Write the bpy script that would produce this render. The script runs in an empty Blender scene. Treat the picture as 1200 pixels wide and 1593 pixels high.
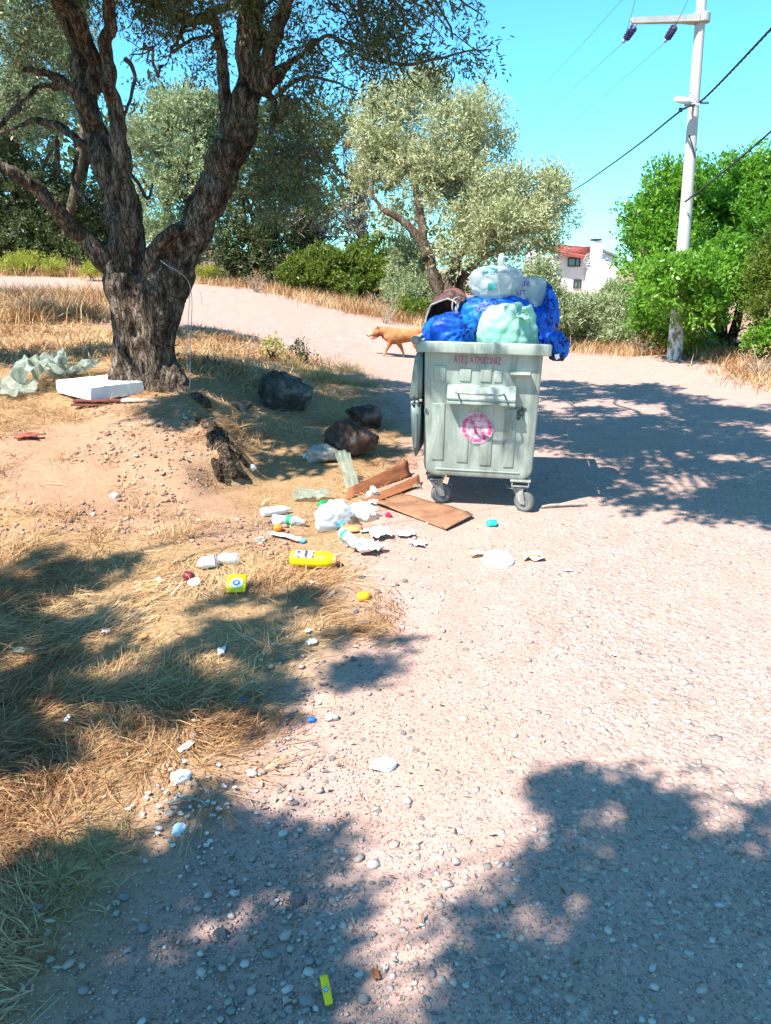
import bpy, bmesh, math, random
import numpy as np
from mathutils import Vector, Matrix

R = math.radians
random.seed(5)
sc = bpy.context.scene
col = sc.collection

# ------------------------------------------------------------------ camera
PITCH = R(17.5)            # the phone looks down by this much
FPX = 1197.0               # focal length in pixels of the 1200 x 1593 photograph
CX, CY = 600.0, 796.5
CAMZ = 1.73
cam_data = bpy.data.cameras.new('camera')
cam = bpy.data.objects.new('camera', cam_data)
col.objects.link(cam)
cam.location = (0, 0, CAMZ)
cam.rotation_euler = (R(90) - PITCH, 0, 0)
cam_data.sensor_fit = 'VERTICAL'
cam_data.sensor_height = 36.0
cam_data.lens = 36.0 * FPX / 1593.0
cam_data.clip_start = 0.05
cam_data.clip_end = 3000
sc.camera = cam

# ------------------------------------------------------------------ sky, sun, exposure
SUN = Vector((-0.66, -0.56, 1.245)).normalized()     # direction towards the sun
world = bpy.data.worlds.new('World')
sc.world = world
world.use_nodes = True
wn = world.node_tree
wn.nodes.clear()
wo = wn.nodes.new('ShaderNodeOutputWorld')
wb = wn.nodes.new('ShaderNodeBackground')
sky = wn.nodes.new('ShaderNodeTexSky')
sky.sky_type = 'NISHITA'
sky.sun_disc = False
sky.sun_elevation = math.asin(SUN.z)
sky.sun_rotation = math.atan2(SUN.x, SUN.y)
sky.altitude = 50
sky.air_density = 1.0
sky.dust_density = 0.35
sky.ozone_density = 1.0
tint = wn.nodes.new('ShaderNodeMix')
tint.data_type = 'RGBA'
tint.blend_type = 'MULTIPLY'
tint.inputs[0].default_value = 1.0
tint.inputs[7].default_value = (0.54, 1.30, 1.55, 1)
wb.inputs['Strength'].default_value = 0.078
wn.links.new(sky.outputs[0], tint.inputs[6])
wn.links.new(tint.outputs[2], wb.inputs['Color'])
wn.links.new(wb.outputs[0], wo.inputs['Surface'])

sun_data = bpy.data.lights.new('sun', 'SUN')
sun_data.energy = 5.0
sun_data.angle = R(0.53)
sun_data.color = (1.0, 0.945, 0.87)
sun = bpy.data.objects.new('sun', sun_data)
col.objects.link(sun)
sun.rotation_euler = SUN.to_track_quat('Z', 'Y').to_euler()
sun.location = (-20, -17, 40)

vs = sc.view_settings
vs.view_transform = 'Standard'
vs.look = 'None'
vs.exposure = 1.48
vs.gamma = 1.0
vs.use_curve_mapping = False
sc.cycles.use_denoising = True
sc.cycles.max_bounces = 8
sc.cycles.transparent_max_bounces = 16
sc.cycles.caustics_reflective = False
sc.cycles.caustics_refractive = False

# ------------------------------------------------------------------ numeric helpers
def _hash(ix, iy, iz, seed):
    h = (ix.astype(np.int64) * 374761393 + iy.astype(np.int64) * 668265263 + iz.astype(np.int64) * 2147483647 + seed * 974711) & 0xFFFFFFFF
    h = ((h ^ (h >> 13)) * 1274126177) & 0xFFFFFFFF
    h = ((h ^ (h >> 16)) * 2246822519) & 0xFFFFFFFF
    h = h ^ (h >> 15)
    return (h & 0xFFFFFF) / float(0xFFFFFF)

def vnoise(p, seed=0):
    """value noise, 0..1, for an (N,3) array"""
    p = np.asarray(p, float)
    i = np.floor(p).astype(np.int64)
    f = p - i
    f = f * f * (3 - 2 * f)
    out = 0
    for dx in (0, 1):
        wx = f[:, 0] if dx else 1 - f[:, 0]
        for dy in (0, 1):
            wy = f[:, 1] if dy else 1 - f[:, 1]
            for dz in (0, 1):
                wz = f[:, 2] if dz else 1 - f[:, 2]
                out = out + wx * wy * wz * _hash(i[:, 0] + dx, i[:, 1] + dy, i[:, 2] + dz, seed)
    return out

def fbm(p, octv=4, seed=0):
    p = np.asarray(p, float)
    a, s, t = 1.0, 0.0, 0.0
    for k in range(octv):
        s = s + a * vnoise(p * (2.03 ** k) + 17.3 * k, seed + k)
        t += a
        a *= 0.5
    return s / t

def n2(x, y, sc_, seed=0, octv=3):
    x = np.atleast_1d(np.asarray(x, float)); y = np.atleast_1d(np.asarray(y, float))
    return fbm(np.stack([x * sc_, np.asarray(y, float) * sc_, np.zeros_like(x)], -1), octv, seed)

cp, sp = math.cos(PITCH), math.sin(PITCH)
def ray(px, py):
    u = (px - CX) / FPX
    v = (CY - py) / FPX
    return np.array([u, cp + v * sp, -sp + v * cp])

def at(px, py, Y):
    d = ray(px, py)
    t = Y / d[1]
    return np.array([d[0] * t, Y, CAMZ + d[2] * t])

def mpp(px, py, Y):
    """metres per photograph pixel at that depth"""
    return Y / ray(px, py)[1] / FPX

# ------------------------------------------------------------------ terrain height field (thin-plate spline through measured points)
_c = [(0, 0.5, 0), (-2, 1.5, .02), (2, 1.5, 0), (-1.2, 3, 0.0), (1.5, 3, 0), (4, 3, 0), (-3.5, 3, .1), (0, 5, 0), (3, 5.5, 0), (-1.4, 4.4, .03),
      (1.5, 8, 0), (4, 9, 0), (7, 8, .1), (6, 13, .02), (1.0, 6.2, 0), (0.4, 7.0, 0.0), (9, 13, .25), (-6, 3, .3), (-7, 6, .6), (-4, 5, .25),
      (-10, 10, .9), (0, -4, 0), (-6, -4, .3), (6, -4, .1), (-12, 0, .6), (12, 2, .3), (14, 14, .5), (-25, 20, 2.2), (-30, 45, 3.2), (0, 45, 2.0), (30, 45, 0.0), (11, 38, .15), (13, 50, -.1), (18, 70, -.5), (24, 88, -.6),
      (40, 10, .8), (-40, 0, 2.), (0, -40, .5), (0, 90, 2.2), (60, 80, 0.2), (-60, 80, 4), (90, 0, 1), (-90, 0, 3)]
def _cz(px, py, Y):
    p = at(px, py, Y)
    _c.append(tuple(p))
for a in [(225, 600, 8.2), (60, 600, 8.2), (300, 648, 7.35), (130, 645, 7.4), (40, 690, 6.55), (200, 700, 6.4), (200, 760, 5.55), (60, 790, 5.2), (330, 770, 5.62), (395, 745, 6.15),
          (330, 700, 6.75), (440, 640, 8.75), (550, 700, 7.35), (390, 600, 9.3), (50, 500, 13), (50, 440, 20), (350, 480, 17), (350, 540, 12.2), (450, 457, 22), (600, 492, 20.5),
          (610, 555, 14.6), (500, 560, 12.9), (900, 548, 17), (1060, 558, 15.2), (1190, 600, 12), (1190, 560, 15.0), (700, 520, 17.5), (150, 470, 16.5), (200, 440, 21)]:
    _cz(*a)
_c = np.array(_c)
def _phi(r2):
    return 0.5 * r2 * np.log(r2 + 1e-9)
_n = len(_c)
_K = _phi(((_c[:, None, :2] - _c[None, :, :2]) ** 2).sum(-1)) + np.eye(_n) * 0.02
_P = np.concatenate([np.ones((_n, 1)), _c[:, :2]], 1)
_A = np.block([[_K, _P], [_P.T, np.zeros((3, 3))]])
_w = np.linalg.solve(_A, np.concatenate([_c[:, 2], np.zeros(3)]))

def hz(x, y, micro=True):
    x = np.atleast_1d(np.asarray(x, float)).ravel()
    y = np.atleast_1d(np.asarray(y, float)).ravel()
    z = np.empty_like(x)
    for s in range(0, len(x), 20000):
        xs, ys = x[s:s + 20000], y[s:s + 20000]
        cxs, cys = np.clip(xs, -85, 85), np.clip(ys, -38, 88)
        r2 = (cxs[:, None] - _c[None, :, 0]) ** 2 + (cys[:, None] - _c[None, :, 1]) ** 2
        z[s:s + 20000] = _phi(r2) @ _w[:_n] + _w[_n] + _w[_n + 1] * cxs + _w[_n + 2] * cys
    # eroded edge on the right flank of the bank
    bx = np.interp(y, [5.4, 5.8, 6.3, 6.9, 7.6, 8.3], [-1.50, -1.34, -1.22, -1.40, -1.60, -1.9]) + .10 * np.sin(y * 7.3) + .05 * np.sin(y * 19)
    db = x - bx
    wy = np.clip((y - 5.5) / .5, 0, 1) * np.clip((8.2 - y) / .8, 0, 1)
    z = z + wy * (.24 * (.5 - .5 * np.tanh(db / .07)) * np.exp(np.minimum(db, 0) / .9) - .05 * np.exp(-(np.maximum(db, 0) / .35) ** 2) * (db > -.1))
    if micro:
        z = z + (n2(x, y, 2.2, 3) - .5) * .075 * soft_mask(x, y) + (n2(x, y, 9, 4) - .5) * .022 * (0.25 + soft_mask(x, y))
    return z

def g(px, py, lift=0.0):
    """the ground point seen at a pixel of the photograph"""
    d = ray(px, py)
    ts = np.geomspace(1.4, 120, 1500)
    P = np.array([0, 0, CAMZ])[None] + ts[:, None] * d[None]
    dz = P[:, 2] - hz(P[:, 0], P[:, 1], False)
    k = np.argmax(dz < 0)
    if k == 0:
        k = len(ts) - 1
    a, b = dz[k - 1], dz[k]
    t = ts[k - 1] + (ts[k] - ts[k - 1]) * (a / (a - b + 1e-12))
    p = np.array([0, 0, CAMZ]) + t * d
    p[2] = float(hz(p[0], p[1])[0]) + lift
    return p

# ---- regions of the ground, as polygons in plan (metres)
def inpoly(x, y, poly):
    x = np.asarray(x, float); y = np.asarray(y, float)
    c = np.zeros(x.shape, bool)
    n = len(poly)
    j = n - 1
    for i in range(n):
        xi, yi = poly[i]; xj, yj = poly[j]
        if yi != yj:
            c ^= ((yi > y) != (yj > y)) & (x < (xj - xi) * (y - yi) / (yj - yi) + xi)
        j = i
    return c

def sdist(x, y, poly):
    """signed distance, negative inside"""
    x = np.asarray(x, float); y = np.asarray(y, float)
    d = np.full(x.shape, 1e9)
    n = len(poly)
    for i in range(n):
        ax, ay = poly[i]; bx, by = poly[(i + 1) % n]
        ex, ey = bx - ax, by - ay
        t = np.clip(((x - ax) * ex + (y - ay) * ey) / (ex * ex + ey * ey + 1e-12), 0, 1)
        d = np.minimum(d, np.hypot(x - ax - t * ex, y - ay - t * ey))
    return np.where(inpoly(x, y, poly), -d, d)

def _fl(px, py, Y=None):
    d = ray(px, py)
    if Y is None:
        t = CAMZ / -d[2]
    else:
        t = Y / d[1]
    return (d[0] * t, d[1] * t)

ROAD = [(0.35, -30), (0.25, 0), _fl(520, 1500), _fl(470, 1250), _fl(500, 1120), _fl(585, 980), _fl(600, 880), _fl(625, 815), _fl(640, 740, 6.1), (0.45, 8.0),
        _fl(590, 600, 11.2), _fl(500, 552, 13.2), _fl(380, 535, 12.9), _fl(300, 500, 15.2), _fl(100, 466, 17.5), (-14, 19.5), (-40, 27),
        (-40, 33), (-15, 25.0), _fl(100, 432, 21), _fl(300, 445, 21.6), _fl(420, 458, 21.6), _fl(520, 485, 19.6), _fl(640, 510, 18.4), _fl(760, 535, 17.8), _fl(880, 549, 16.9), _fl(1030, 557, 15.4),
        _fl(1130, 572, 13.9), _fl(1185, 606, 11.6), (7.5, 10.6), (30, 9.0), (30, 2), (6.5, 1.0), (6.0, -30)]
STRAW = [_fl(-900, 1590), _fl(0, 1560), _fl(120, 1480), _fl(200, 1390), _fl(300, 1240), _fl(390, 1150), _fl(500, 1110), _fl(560, 1020), _fl(560, 930), _fl(600, 850),
         (0.35, 6.0), (0.4, 7.5), (0.2, 10.5), (-1.4, 12.5), (-4, 12.8), (-8, 14.5), (-20, 16), (-30, 0), (-12, -12), (-3, -6)]
MOUND_BARE = [_fl(-60, 700, 6.4), _fl(90, 655, 7.1), _fl(290, 645, 7.4), _fl(350, 740, 6.2), _fl(420, 800, 5.3), _fl(430, 850, 4.8), _fl(250, 870, 4.6), _fl(0, 840, 4.8)]
def road_sd(x, y):
    return sdist(x, y, ROAD) + (n2(x, y, 1.3, 11) - .5) * .5 + (n2(x, y, 6, 12) - .5) * .16
def straw_amt(x, y):
    s = sdist(x, y, STRAW) + (n2(x, y, 1.6, 21) - .5) * .7
    a = np.clip(.5 - s / .35, 0, 1)
    b = np.clip(.5 - (sdist(x, y, MOUND_BARE) + (n2(x, y, 2.0, 22) - .5) * .8) / .3, 0, 1)
    return a * (1 - .58 * b)
def soft_mask(x, y):
    return np.clip(.5 + sdist(x, y, ROAD) / .8, 0, 1)

# ------------------------------------------------------------------ scene graph helpers
ORG = {}
def tag(o, label=None, cat=None, group=None, kind=None):
    if label: o['label'] = label
    if cat: o['category'] = cat
    if group: o['group'] = group
    if kind: o['kind'] = kind
    return o

def thing(name, label, cat, loc, group=None, rot=None):
    o = bpy.data.objects.new(name, None)
    o.empty_display_size = .1
    col.objects.link(o)
    o.location = tuple(loc)
    if rot: o.rotation_euler = rot
    ORG[o.name] = np.array([0., 0, 0]) if rot else np.array(loc, float)
    return tag(o, label, cat, group)

def link(name, me, mat, parent=None):
    if mat is not None and len(me.materials) == 0:
        me.materials.append(mat)
    o = bpy.data.objects.new(name, me)
    col.objects.link(o)
    if parent is not None:
        o.parent = parent
    return o

def mesh_pd(name, V, Fs, smooth=True):
    me = bpy.data.meshes.new(name)
    me.from_pydata([tuple(map(float, v)) for v in V], [], [tuple(map(int, f)) for f in Fs])
    if smooth:
        me.polygons.foreach_set('use_smooth', np.ones(len(me.polygons), bool))
    me.update()
    return me

def mesh_tri(name, V, T, smooth=False, rnd=None):
    """fast mesh of triangles"""
    V = np.ascontiguousarray(V, np.float32); T = np.ascontiguousarray(T, np.int32)
    me = bpy.data.meshes.new(name)
    me.vertices.add(len(V)); me.vertices.foreach_set('co', V.ravel())
    me.loops.add(T.size); me.loops.foreach_set('vertex_index', T.ravel())
    me.polygons.add(len(T)); me.polygons.foreach_set('loop_start', np.arange(0, T.size, 3, dtype=np.int32))
    if smooth:
        me.polygons.foreach_set('use_smooth', np.ones(len(T), bool))
    if rnd is not None:
        at_ = me.attributes.new('rnd', 'FLOAT', 'POINT')
        at_.data.foreach_set('value', np.ascontiguousarray(rnd, np.float32))
    me.update(calc_edges=True)
    return me

def origin_of(parent):
    """world position of a parent's (unrotated) origin"""
    if parent is None: return np.zeros(3)
    p, s = parent, np.zeros(3)
    while p is not None:
        s = s + ORG.get(p.name, np.zeros(3)); p = p.parent
    return s

class MB:
    def __init__(s): s.v = []; s.f = []; s.n = 0
    def add(s, V, Fs):
        V = np.asarray(V, float)
        s.v.append(V); s.f += [tuple(i + s.n for i in f) for f in Fs]; s.n += len(V)
        return s
    def verts(s): return np.concatenate(s.v)
    def mesh(s, name, off=None, smooth=True):
        V = s.verts()
        if off is not None: V = V - off
        return mesh_pd(name, V, s.f, smooth)
    def build(s, name, mat, parent=None, smooth=True, label=None):
        o = link(name, s.mesh(name, origin_of(parent), smooth), mat, parent)
        if label: o['label'] = label
        return o

def cr_path(pts, n):
    """Catmull-Rom through points (any columns), n samples per span"""
    P = np.asarray(pts, float)
    P = np.concatenate([[2 * P[0] - P[1]], P, [2 * P[-1] - P[-2]]])
    out = []
    for i in range(1, len(P) - 2):
        p0, p1, p2, p3 = P[i - 1], P[i], P[i + 1], P[i + 2]
        for k in range(n):
            t = k / n
            out.append(.5 * (2 * p1 + (p2 - p0) * t + (2 * p0 - 5 * p1 + 4 * p2 - p3) * t * t + (3 * p1 - p0 - 3 * p2 + p3) * t ** 3))
    out.append(P[-2])
    return np.array(out)

def tube(pts, rad, seg=10, caps=True, ell=None):
    """tube along points; rad scalar or per point; ell = (a,b) scale of the section"""
    P = np.asarray(pts, float)
    n = len(P)
    r = np.full(n, rad) if np.isscalar(rad) else np.asarray(rad, float)
    T = np.gradient(P, axis=0)
    T /= np.linalg.norm(T, axis=1, keepdims=True) + 1e-12
    up = np.array([0, 0, 1.]) if abs(T[0][2]) < .9 else np.array([0, 1., 0])
    U = np.cross(up, T[0]); U /= np.linalg.norm(U)
    a = np.arange(seg) * 2 * np.pi / seg
    V = []
    for i in range(n):
        if i:
            U = U - T[i] * np.dot(U, T[i]); U /= np.linalg.norm(U) + 1e-12
        W = np.cross(T[i], U)
        ea, eb = ell if ell else (1, 1)
        V.append(P[i] + r[i] * (np.cos(a)[:, None] * U * ea + np.sin(a)[:, None] * W * eb))
    V = np.concatenate(V)
    Fs = []
    for i in range(n - 1):
        for k in range(seg):
            k2 = (k + 1) % seg
            Fs.append((i * seg + k, i * seg + k2, (i + 1) * seg + k2, (i + 1) * seg + k))
    if caps:
        Fs.append(tuple(range(seg))[::-1])
        Fs.append(tuple((n - 1) * seg + k for k in range(seg)))
    return V, Fs

def lathe(profile, seg=24, M=None):
    """profile [(r, h)], axis +Z, transformed by the 4x4 matrix M"""
    a = np.arange(seg) * 2 * np.pi / seg
    V = np.concatenate([np.stack([r * np.cos(a), r * np.sin(a), np.full(seg, h)], -1) for r, h in profile])
    Fs = []
    n = len(profile)
    for i in range(n - 1):
        for k in range(seg):
            k2 = (k + 1) % seg
            Fs.append((i * seg + k, i * seg + k2, (i + 1) * seg + k2, (i + 1) * seg + k))
    Fs.append(tuple(range(seg))[::-1]); Fs.append(tuple((n - 1) * seg + k for k in range(seg)))
    return xf(V, M), Fs

def xf(V, M):
    if M is None: return V
    M = np.array(M)
    return V @ M[:3, :3].T + M[:3, 3]

def frame(origin, z, xhint=(0, 0, 1)):
    """4x4 with +Z along z"""
    z = np.asarray(z, float); z = z / np.linalg.norm(z)
    x = np.asarray(xhint, float); x = x - z * np.dot(x, z)
    if np.linalg.norm(x) < 1e-6: x = np.array([1., 0, 0]) - z * z[0]
    x /= np.linalg.norm(x); y = np.cross(z, x)
    M = np.eye(4); M[:3, 0], M[:3, 1], M[:3, 2], M[:3, 3] = x, y, z, origin
    return M

def box(c, s, bevel=0.0, M=None, seg=2):
    bm = bmesh.new()
    bmesh.ops.create_cube(bm, size=1.0)
    for v in bm.verts:
        v.co = Vector((v.co.x * s[0], v.co.y * s[1], v.co.z * s[2]))
    if bevel > 0:
        bmesh.ops.bevel(bm, geom=bm.edges[:], offset=bevel, segments=seg, profile=.6, affect='EDGES')
    bm.verts.index_update()
    V = np.array([v.co[:] for v in bm.verts]) + np.asarray(c, float)
    Fs = [tuple(v.index for v in f.verts) for f in bm.faces]
    bm.free()
    return xf(V, M), Fs

def ico(sub=3):
    bm = bmesh.new()
    bmesh.ops.create_icosphere(bm, subdivisions=sub, radius=1.0)
    bm.verts.index_update()
    V = np.array([v.co[:] for v in bm.verts]); Fs = [tuple(v.index for v in f.verts) for f in bm.faces]
    bm.free()
    return V, Fs

def fuse(mb, voxel, smooth=4, fac=.5):
    """one continuous surface out of overlapping tubes (world coordinates)"""
    me = mb.mesh('fuse_tmp')
    o = bpy.data.objects.new('fuse_tmp', me); col.objects.link(o)
    m = o.modifiers.new('r', 'REMESH'); m.mode = 'VOXEL'; m.voxel_size = voxel
    if smooth:
        s = o.modifiers.new('s', 'SMOOTH'); s.iterations = smooth; s.factor = fac
    dg = bpy.context.evaluated_depsgraph_get()
    out = bpy.data.meshes.new_from_object(o.evaluated_get(dg))
    bpy.data.objects.remove(o); bpy.data.meshes.remove(me)
    return out

def mesh_co(me):
    c = np.empty(len(me.vertices) * 3, np.float32); me.vertices.foreach_get('co', c)
    return c.reshape(-1, 3).astype(float)
def mesh_no(me):
    c = np.empty(len(me.vertices) * 3, np.float32); me.vertices.foreach_get('normal', c)
    return c.reshape(-1, 3).astype(float)
def set_co(me, V):
    me.vertices.foreach_set('co', np.ascontiguousarray(V, np.float32).ravel()); me.update()
def set_attr(me, name, vals):
    a = me.attributes.new(name, 'FLOAT', 'POINT'); a.data.foreach_set('value', np.ascontiguousarray(vals, np.float32))
def all_smooth(me):
    me.polygons.foreach_set('use_smooth', np.ones(len(me.polygons), bool)); me.update()

# ------------------------------------------------------------------ materials
def new_mat(name):
    m = bpy.data.materials.new(name); m.use_nodes = True
    nt = m.node_tree; nt.nodes.clear()
    out = nt.nodes.new('ShaderNodeOutputMaterial')
    return m, nt, out
def N(nt, kind, **kw):
    n = nt.nodes.new(kind)
    for k, v in kw.items():
        setattr(n, k, v)
    return n
def rgba(c): return (c[0], c[1], c[2], 1)
def mixc(nt, fac, a, b, blend='MIX'):
    n = nt.nodes.new('ShaderNodeMix'); n.data_type = 'RGBA'; n.blend_type = blend
    for sock, val in ((0, fac), (6, a), (7, b)):
        if isinstance(val, bpy.types.NodeSocket): nt.links.new(val, n.inputs[sock])
        elif sock == 0: n.inputs[0].default_value = val
        else: n.inputs[sock].default_value = rgba(val)
    return n.outputs[2]
def ramp(nt, fac, stops):
    n = nt.nodes.new('ShaderNodeValToRGB')
    cr = n.color_ramp
    while len(cr.elements) < len(stops): cr.elements.new(.5)
    for e, (p, c) in zip(cr.elements, stops):
        e.position = p; e.color = rgba(c) if len(c) == 3 else c
    nt.links.new(fac, n.inputs[0])
    return n.outputs[0]
def noise(nt, scale, detail=4, rough=.55, coord='Object', stretch=None, rot=None, dist=0.0):
    tc = nt.nodes.new('ShaderNodeTexCoord')
    src = tc.outputs[coord]
    if stretch or rot:
        mp = nt.nodes.new('ShaderNodeMapping')
        if stretch: mp.inputs['Scale'].default_value = stretch
        if rot: mp.inputs['Rotation'].default_value = rot
        nt.links.new(src, mp.inputs[0]); src = mp.outputs[0]
    n = nt.nodes.new('ShaderNodeTexNoise')
    n.inputs['Scale'].default_value = scale; n.inputs['Detail'].default_value = detail
    n.inputs['Roughness'].default_value = rough; n.inputs['Distortion'].default_value = dist
    nt.links.new(src, n.inputs['Vector'])
    return n.outputs['Fac']
def bump(nt, h, strength=.3, dist=.02, prev=None):
    b = nt.nodes.new('ShaderNodeBump'); b.inputs['Strength'].default_value = strength; b.inputs['Distance'].default_value = dist
    nt.links.new(h, b.inputs['Height'])
    if prev is not None: nt.links.new(prev, b.inputs['Normal'])
    return b.outputs[0]
def prin(nt, color, rough=.8, spec=.3, metal=0.0, normal=None, **kw):
    p = nt.nodes.new('ShaderNodeBsdfPrincipled')
    def put(k, v):
        if isinstance(v, bpy.types.NodeSocket): nt.links.new(v, p.inputs[k])
        elif k in ('Base Color', 'Subsurface Radius') and len(v) == 3 and k == 'Base Color': p.inputs[k].default_value = rgba(v)
        else: p.inputs[k].default_value = v
    put('Base Color', color); put('Roughness', rough); put('Specular IOR Level', spec); put('Metallic', metal)
    if normal is not None: nt.links.new(normal, p.inputs['Normal'])
    for k, v in kw.items(): put(k.replace('_', ' '), v)
    return p.outputs[0]

def pm(name, c, var=.25, scale=6, rough=.8, bstr=.2, bscale=40, spec=.3, metal=0.0, c2=None, coord='Object', stretch=None):
    """a matt or glossy procedural material: two tones by noise and a fine bump"""
    m, nt, out = new_mat(name)
    if c2 is None: c2 = tuple(max(0, x * (1 - var)) for x in c)
    f = noise(nt, scale, 5, .6, coord, stretch)
    f = ramp(nt, f, [(.32, (0, 0, 0)), (.68, (1, 1, 1))])
    cc = mixc(nt, f, c, c2)
    nb = bump(nt, noise(nt, bscale, 4, .6, coord, stretch), bstr, .01) if bstr else None
    nt.links.new(prin(nt, cc, rough, spec, metal, nb), out.inputs[0])
    return m

def leaf_mat(name, stops, trans=.35, tcol=None, gloss=.25, rough=.45):
    m, nt, out = new_mat(name)
    a = N(nt, 'ShaderNodeAttribute', attribute_name='rnd')
    c = ramp(nt, a.outputs['Fac'], stops)
    p = prin(nt, c, rough, gloss)
    t = nt.nodes.new('ShaderNodeBsdfTranslucent')
    if tcol: nt.links.new(mixc(nt, .75, c, tcol), t.inputs[0])
    else: nt.links.new(c, t.inputs[0])
    mx = nt.nodes.new('ShaderNodeMixShader'); mx.inputs[0].default_value = trans
    nt.links.new(p, mx.inputs[1]); nt.links.new(t.outputs[0], mx.inputs[2])
    nt.links.new(mx.outputs[0], out.inputs[0])
    return m

# ------------------------------------------------------------------ ground and road
def dust_colour(nt):
    """pale pinkish dust shared by the road and its margins"""
    big = noise(nt, .55, 4, .6); mid = noise(nt, 4, 6, .6); grit = noise(nt, 130, 3, .75)
    c = ramp(nt, mid, [(.3, (.315, .208, .170)), (.55, (.37, .250, .210)), (.8, (.40, .282, .245))])
    c = mixc(nt, ramp(nt, big, [(.42, (0, 0, 0)), (.62, (.55, .55, .55))]), c, (.385, .245, .19))
    spk = ramp(nt, noise(nt, 75, 2, .6), [(.36, (.55, .52, .50)), (.44, (1, 1, 1)), (.66, (1, 1, 1)), (.74, (1.25, 1.22, 1.2))])
    return mixc(nt, 1.0, c, spk, 'MULTIPLY'), grit

def ground_material():
    m, nt, out = new_mat('dry_soil')
    a = N(nt, 'ShaderNodeAttribute', attribute_name='straw'); du = N(nt, 'ShaderNodeAttribute', attribute_name='dust')
    big = noise(nt, .7, 5, .6); mid = noise(nt, 5, 6, .65); fine = noise(nt, 60, 5, .7)
    fib = noise(nt, 26, 6, .75, dist=2.5)
    soil = ramp(nt, mid, [(.25, (.22, .128, .094)), (.5, (.31, .198, .152)), (.75, (.35, .245, .198))])
    soil = mixc(nt, ramp(nt, big, [(.4, (0, 0, 0)), (.65, (1, 1, 1))]), soil, (.28, .158, .112))
    soil = mixc(nt, .45, soil, mixc(nt, fine, (.10, .07, .05), (.9, .85, .8)), 'SOFT_LIGHT')
    dust, grit = dust_colour(nt)
    soil = mixc(nt, du.outputs['Fac'], soil, dust)
    lit = ramp(nt, fib, [(.30, (.12, .062, .028)), (.45, (.28, .165, .075)), (.6, (.44, .30, .145)), (.8, (.52, .39, .22))])
    mul = N(nt, 'ShaderNodeMath', operation='MULTIPLY'); mul.inputs[1].default_value = .85
    nt.links.new(a.outputs['Fac'], mul.inputs[0])
    c = mixc(nt, mul.outputs[0], soil, lit)
    fm = N(nt, 'ShaderNodeMath', operation='MULTIPLY'); nt.links.new(fib, fm.inputs[0]); nt.links.new(a.outputs['Fac'], fm.inputs[1])
    b = bump(nt, grit, .5, .008); b = bump(nt, mid, .5, .03, b); b = bump(nt, fm.outputs[0], .6, .03, b)
    nt.links.new(prin(nt, c, .95, .1, 0, b), out.inputs[0])
    return m

def road_material():
    m, nt, out = new_mat('gravel_road')
    a = N(nt, 'ShaderNodeAttribute', attribute_name='edge')          # 1 at the dusty margin, 0 on the stony crown
    dust, grit = dust_colour(nt)
    mid = noise(nt, 5, 6, .65)
    tc = N(nt, 'ShaderNodeTexCoord')
    vo = N(nt, 'ShaderNodeTexVoronoi'); vo.inputs['Scale'].default_value = 30; vo.inputs['Randomness'].default_value = 1
    nt.links.new(tc.outputs['Object'], vo.inputs['Vector'])
    sep = N(nt, 'ShaderNodeSeparateColor'); nt.links.new(vo.outputs['Color'], sep.inputs[0])
    stone = ramp(nt, sep.outputs[0], [(.0, (.19, .165, .155)), (.3, (.32, .245, .205)), (.75, (.36, .275, .23)), (1.0, (.44, .37, .325))])
    inside = ramp(nt, vo.outputs['Distance'], [(.30, (1, 1, 1)), (.55, (0, 0, 0))])
    amt = N(nt, 'ShaderNodeMath', operation='MULTIPLY'); amt.use_clamp = True
    inv = N(nt, 'ShaderNodeMath', operation='SUBTRACT'); inv.inputs[0].default_value = 1.0
    nt.links.new(a.outputs['Fac'], inv.inputs[1])
    nt.links.new(inside, amt.inputs[0]); nt.links.new(inv.outputs[0], amt.inputs[1])
    c = mixc(nt, amt.outputs[0], dust, stone)
    b = bump(nt, grit, .5, .008); b = bump(nt, mid, .5, .03, b); b = bump(nt, amt.outputs[0], .55, .012, b)
    nt.links.new(prin(nt, c, .95, .1, 0, b), out.inputs[0])
    return m

M_SOIL, M_ROAD = ground_material(), road_material()

def sheet_grid(ys, cols, wfun):
    s = np.linspace(-1, 1, cols)
    s = np.sign(s) * np.abs(s) ** 1.25
    X = wfun(ys)[:, None] * s[None, :]
    Y = np.repeat(ys[:, None], cols, 1)
    return X, Y
ys = np.concatenate([np.array([-60, -40, -25, -15, -10, -7, -5, -3.5, -2.4, -1.5, -.8, -.3, .1, .4]), .7 * (1.0148 ** np.arange(0, 420)) ])
ys = ys[ys < 320]
ys = np.concatenate([ys, [400, 600, 1000, 1800]])
GX, GY = sheet_grid(ys, 270, lambda y: np.where(y < 0, 9 + np.abs(y) * 1.2, 3.2 + 1.05 * y + .002 * y * y))
gx, gy = GX.ravel(), GY.ravel()
gz = hz(gx, gy)
nr, nc = GX.shape
idx = np.arange(nr * nc).reshape(nr, nc)
quads = np.stack([idx[:-1, :-1], idx[:-1, 1:], idx[1:, 1:], idx[1:, :-1]], -1).reshape(-1, 4)
tri = np.concatenate([quads[:, [0, 1, 2]], quads[:, [0, 2, 3]]])
gm = mesh_tri('ground', np.stack([gx, gy, gz], -1), tri, True)
set_attr(gm, 'straw', straw_amt(gx, gy) * np.clip((road_sd(gx, gy) - .02) / .35, 0, 1))
set_attr(gm, 'dust', np.clip(1.25 - (sdist(gx, gy, ROAD) + (n2(gx, gy, 1.7, 23) - .5) * .7) / .75, 0, 1))
ground = link('ground', gm, M_SOIL); tag(ground, kind='structure')

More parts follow.
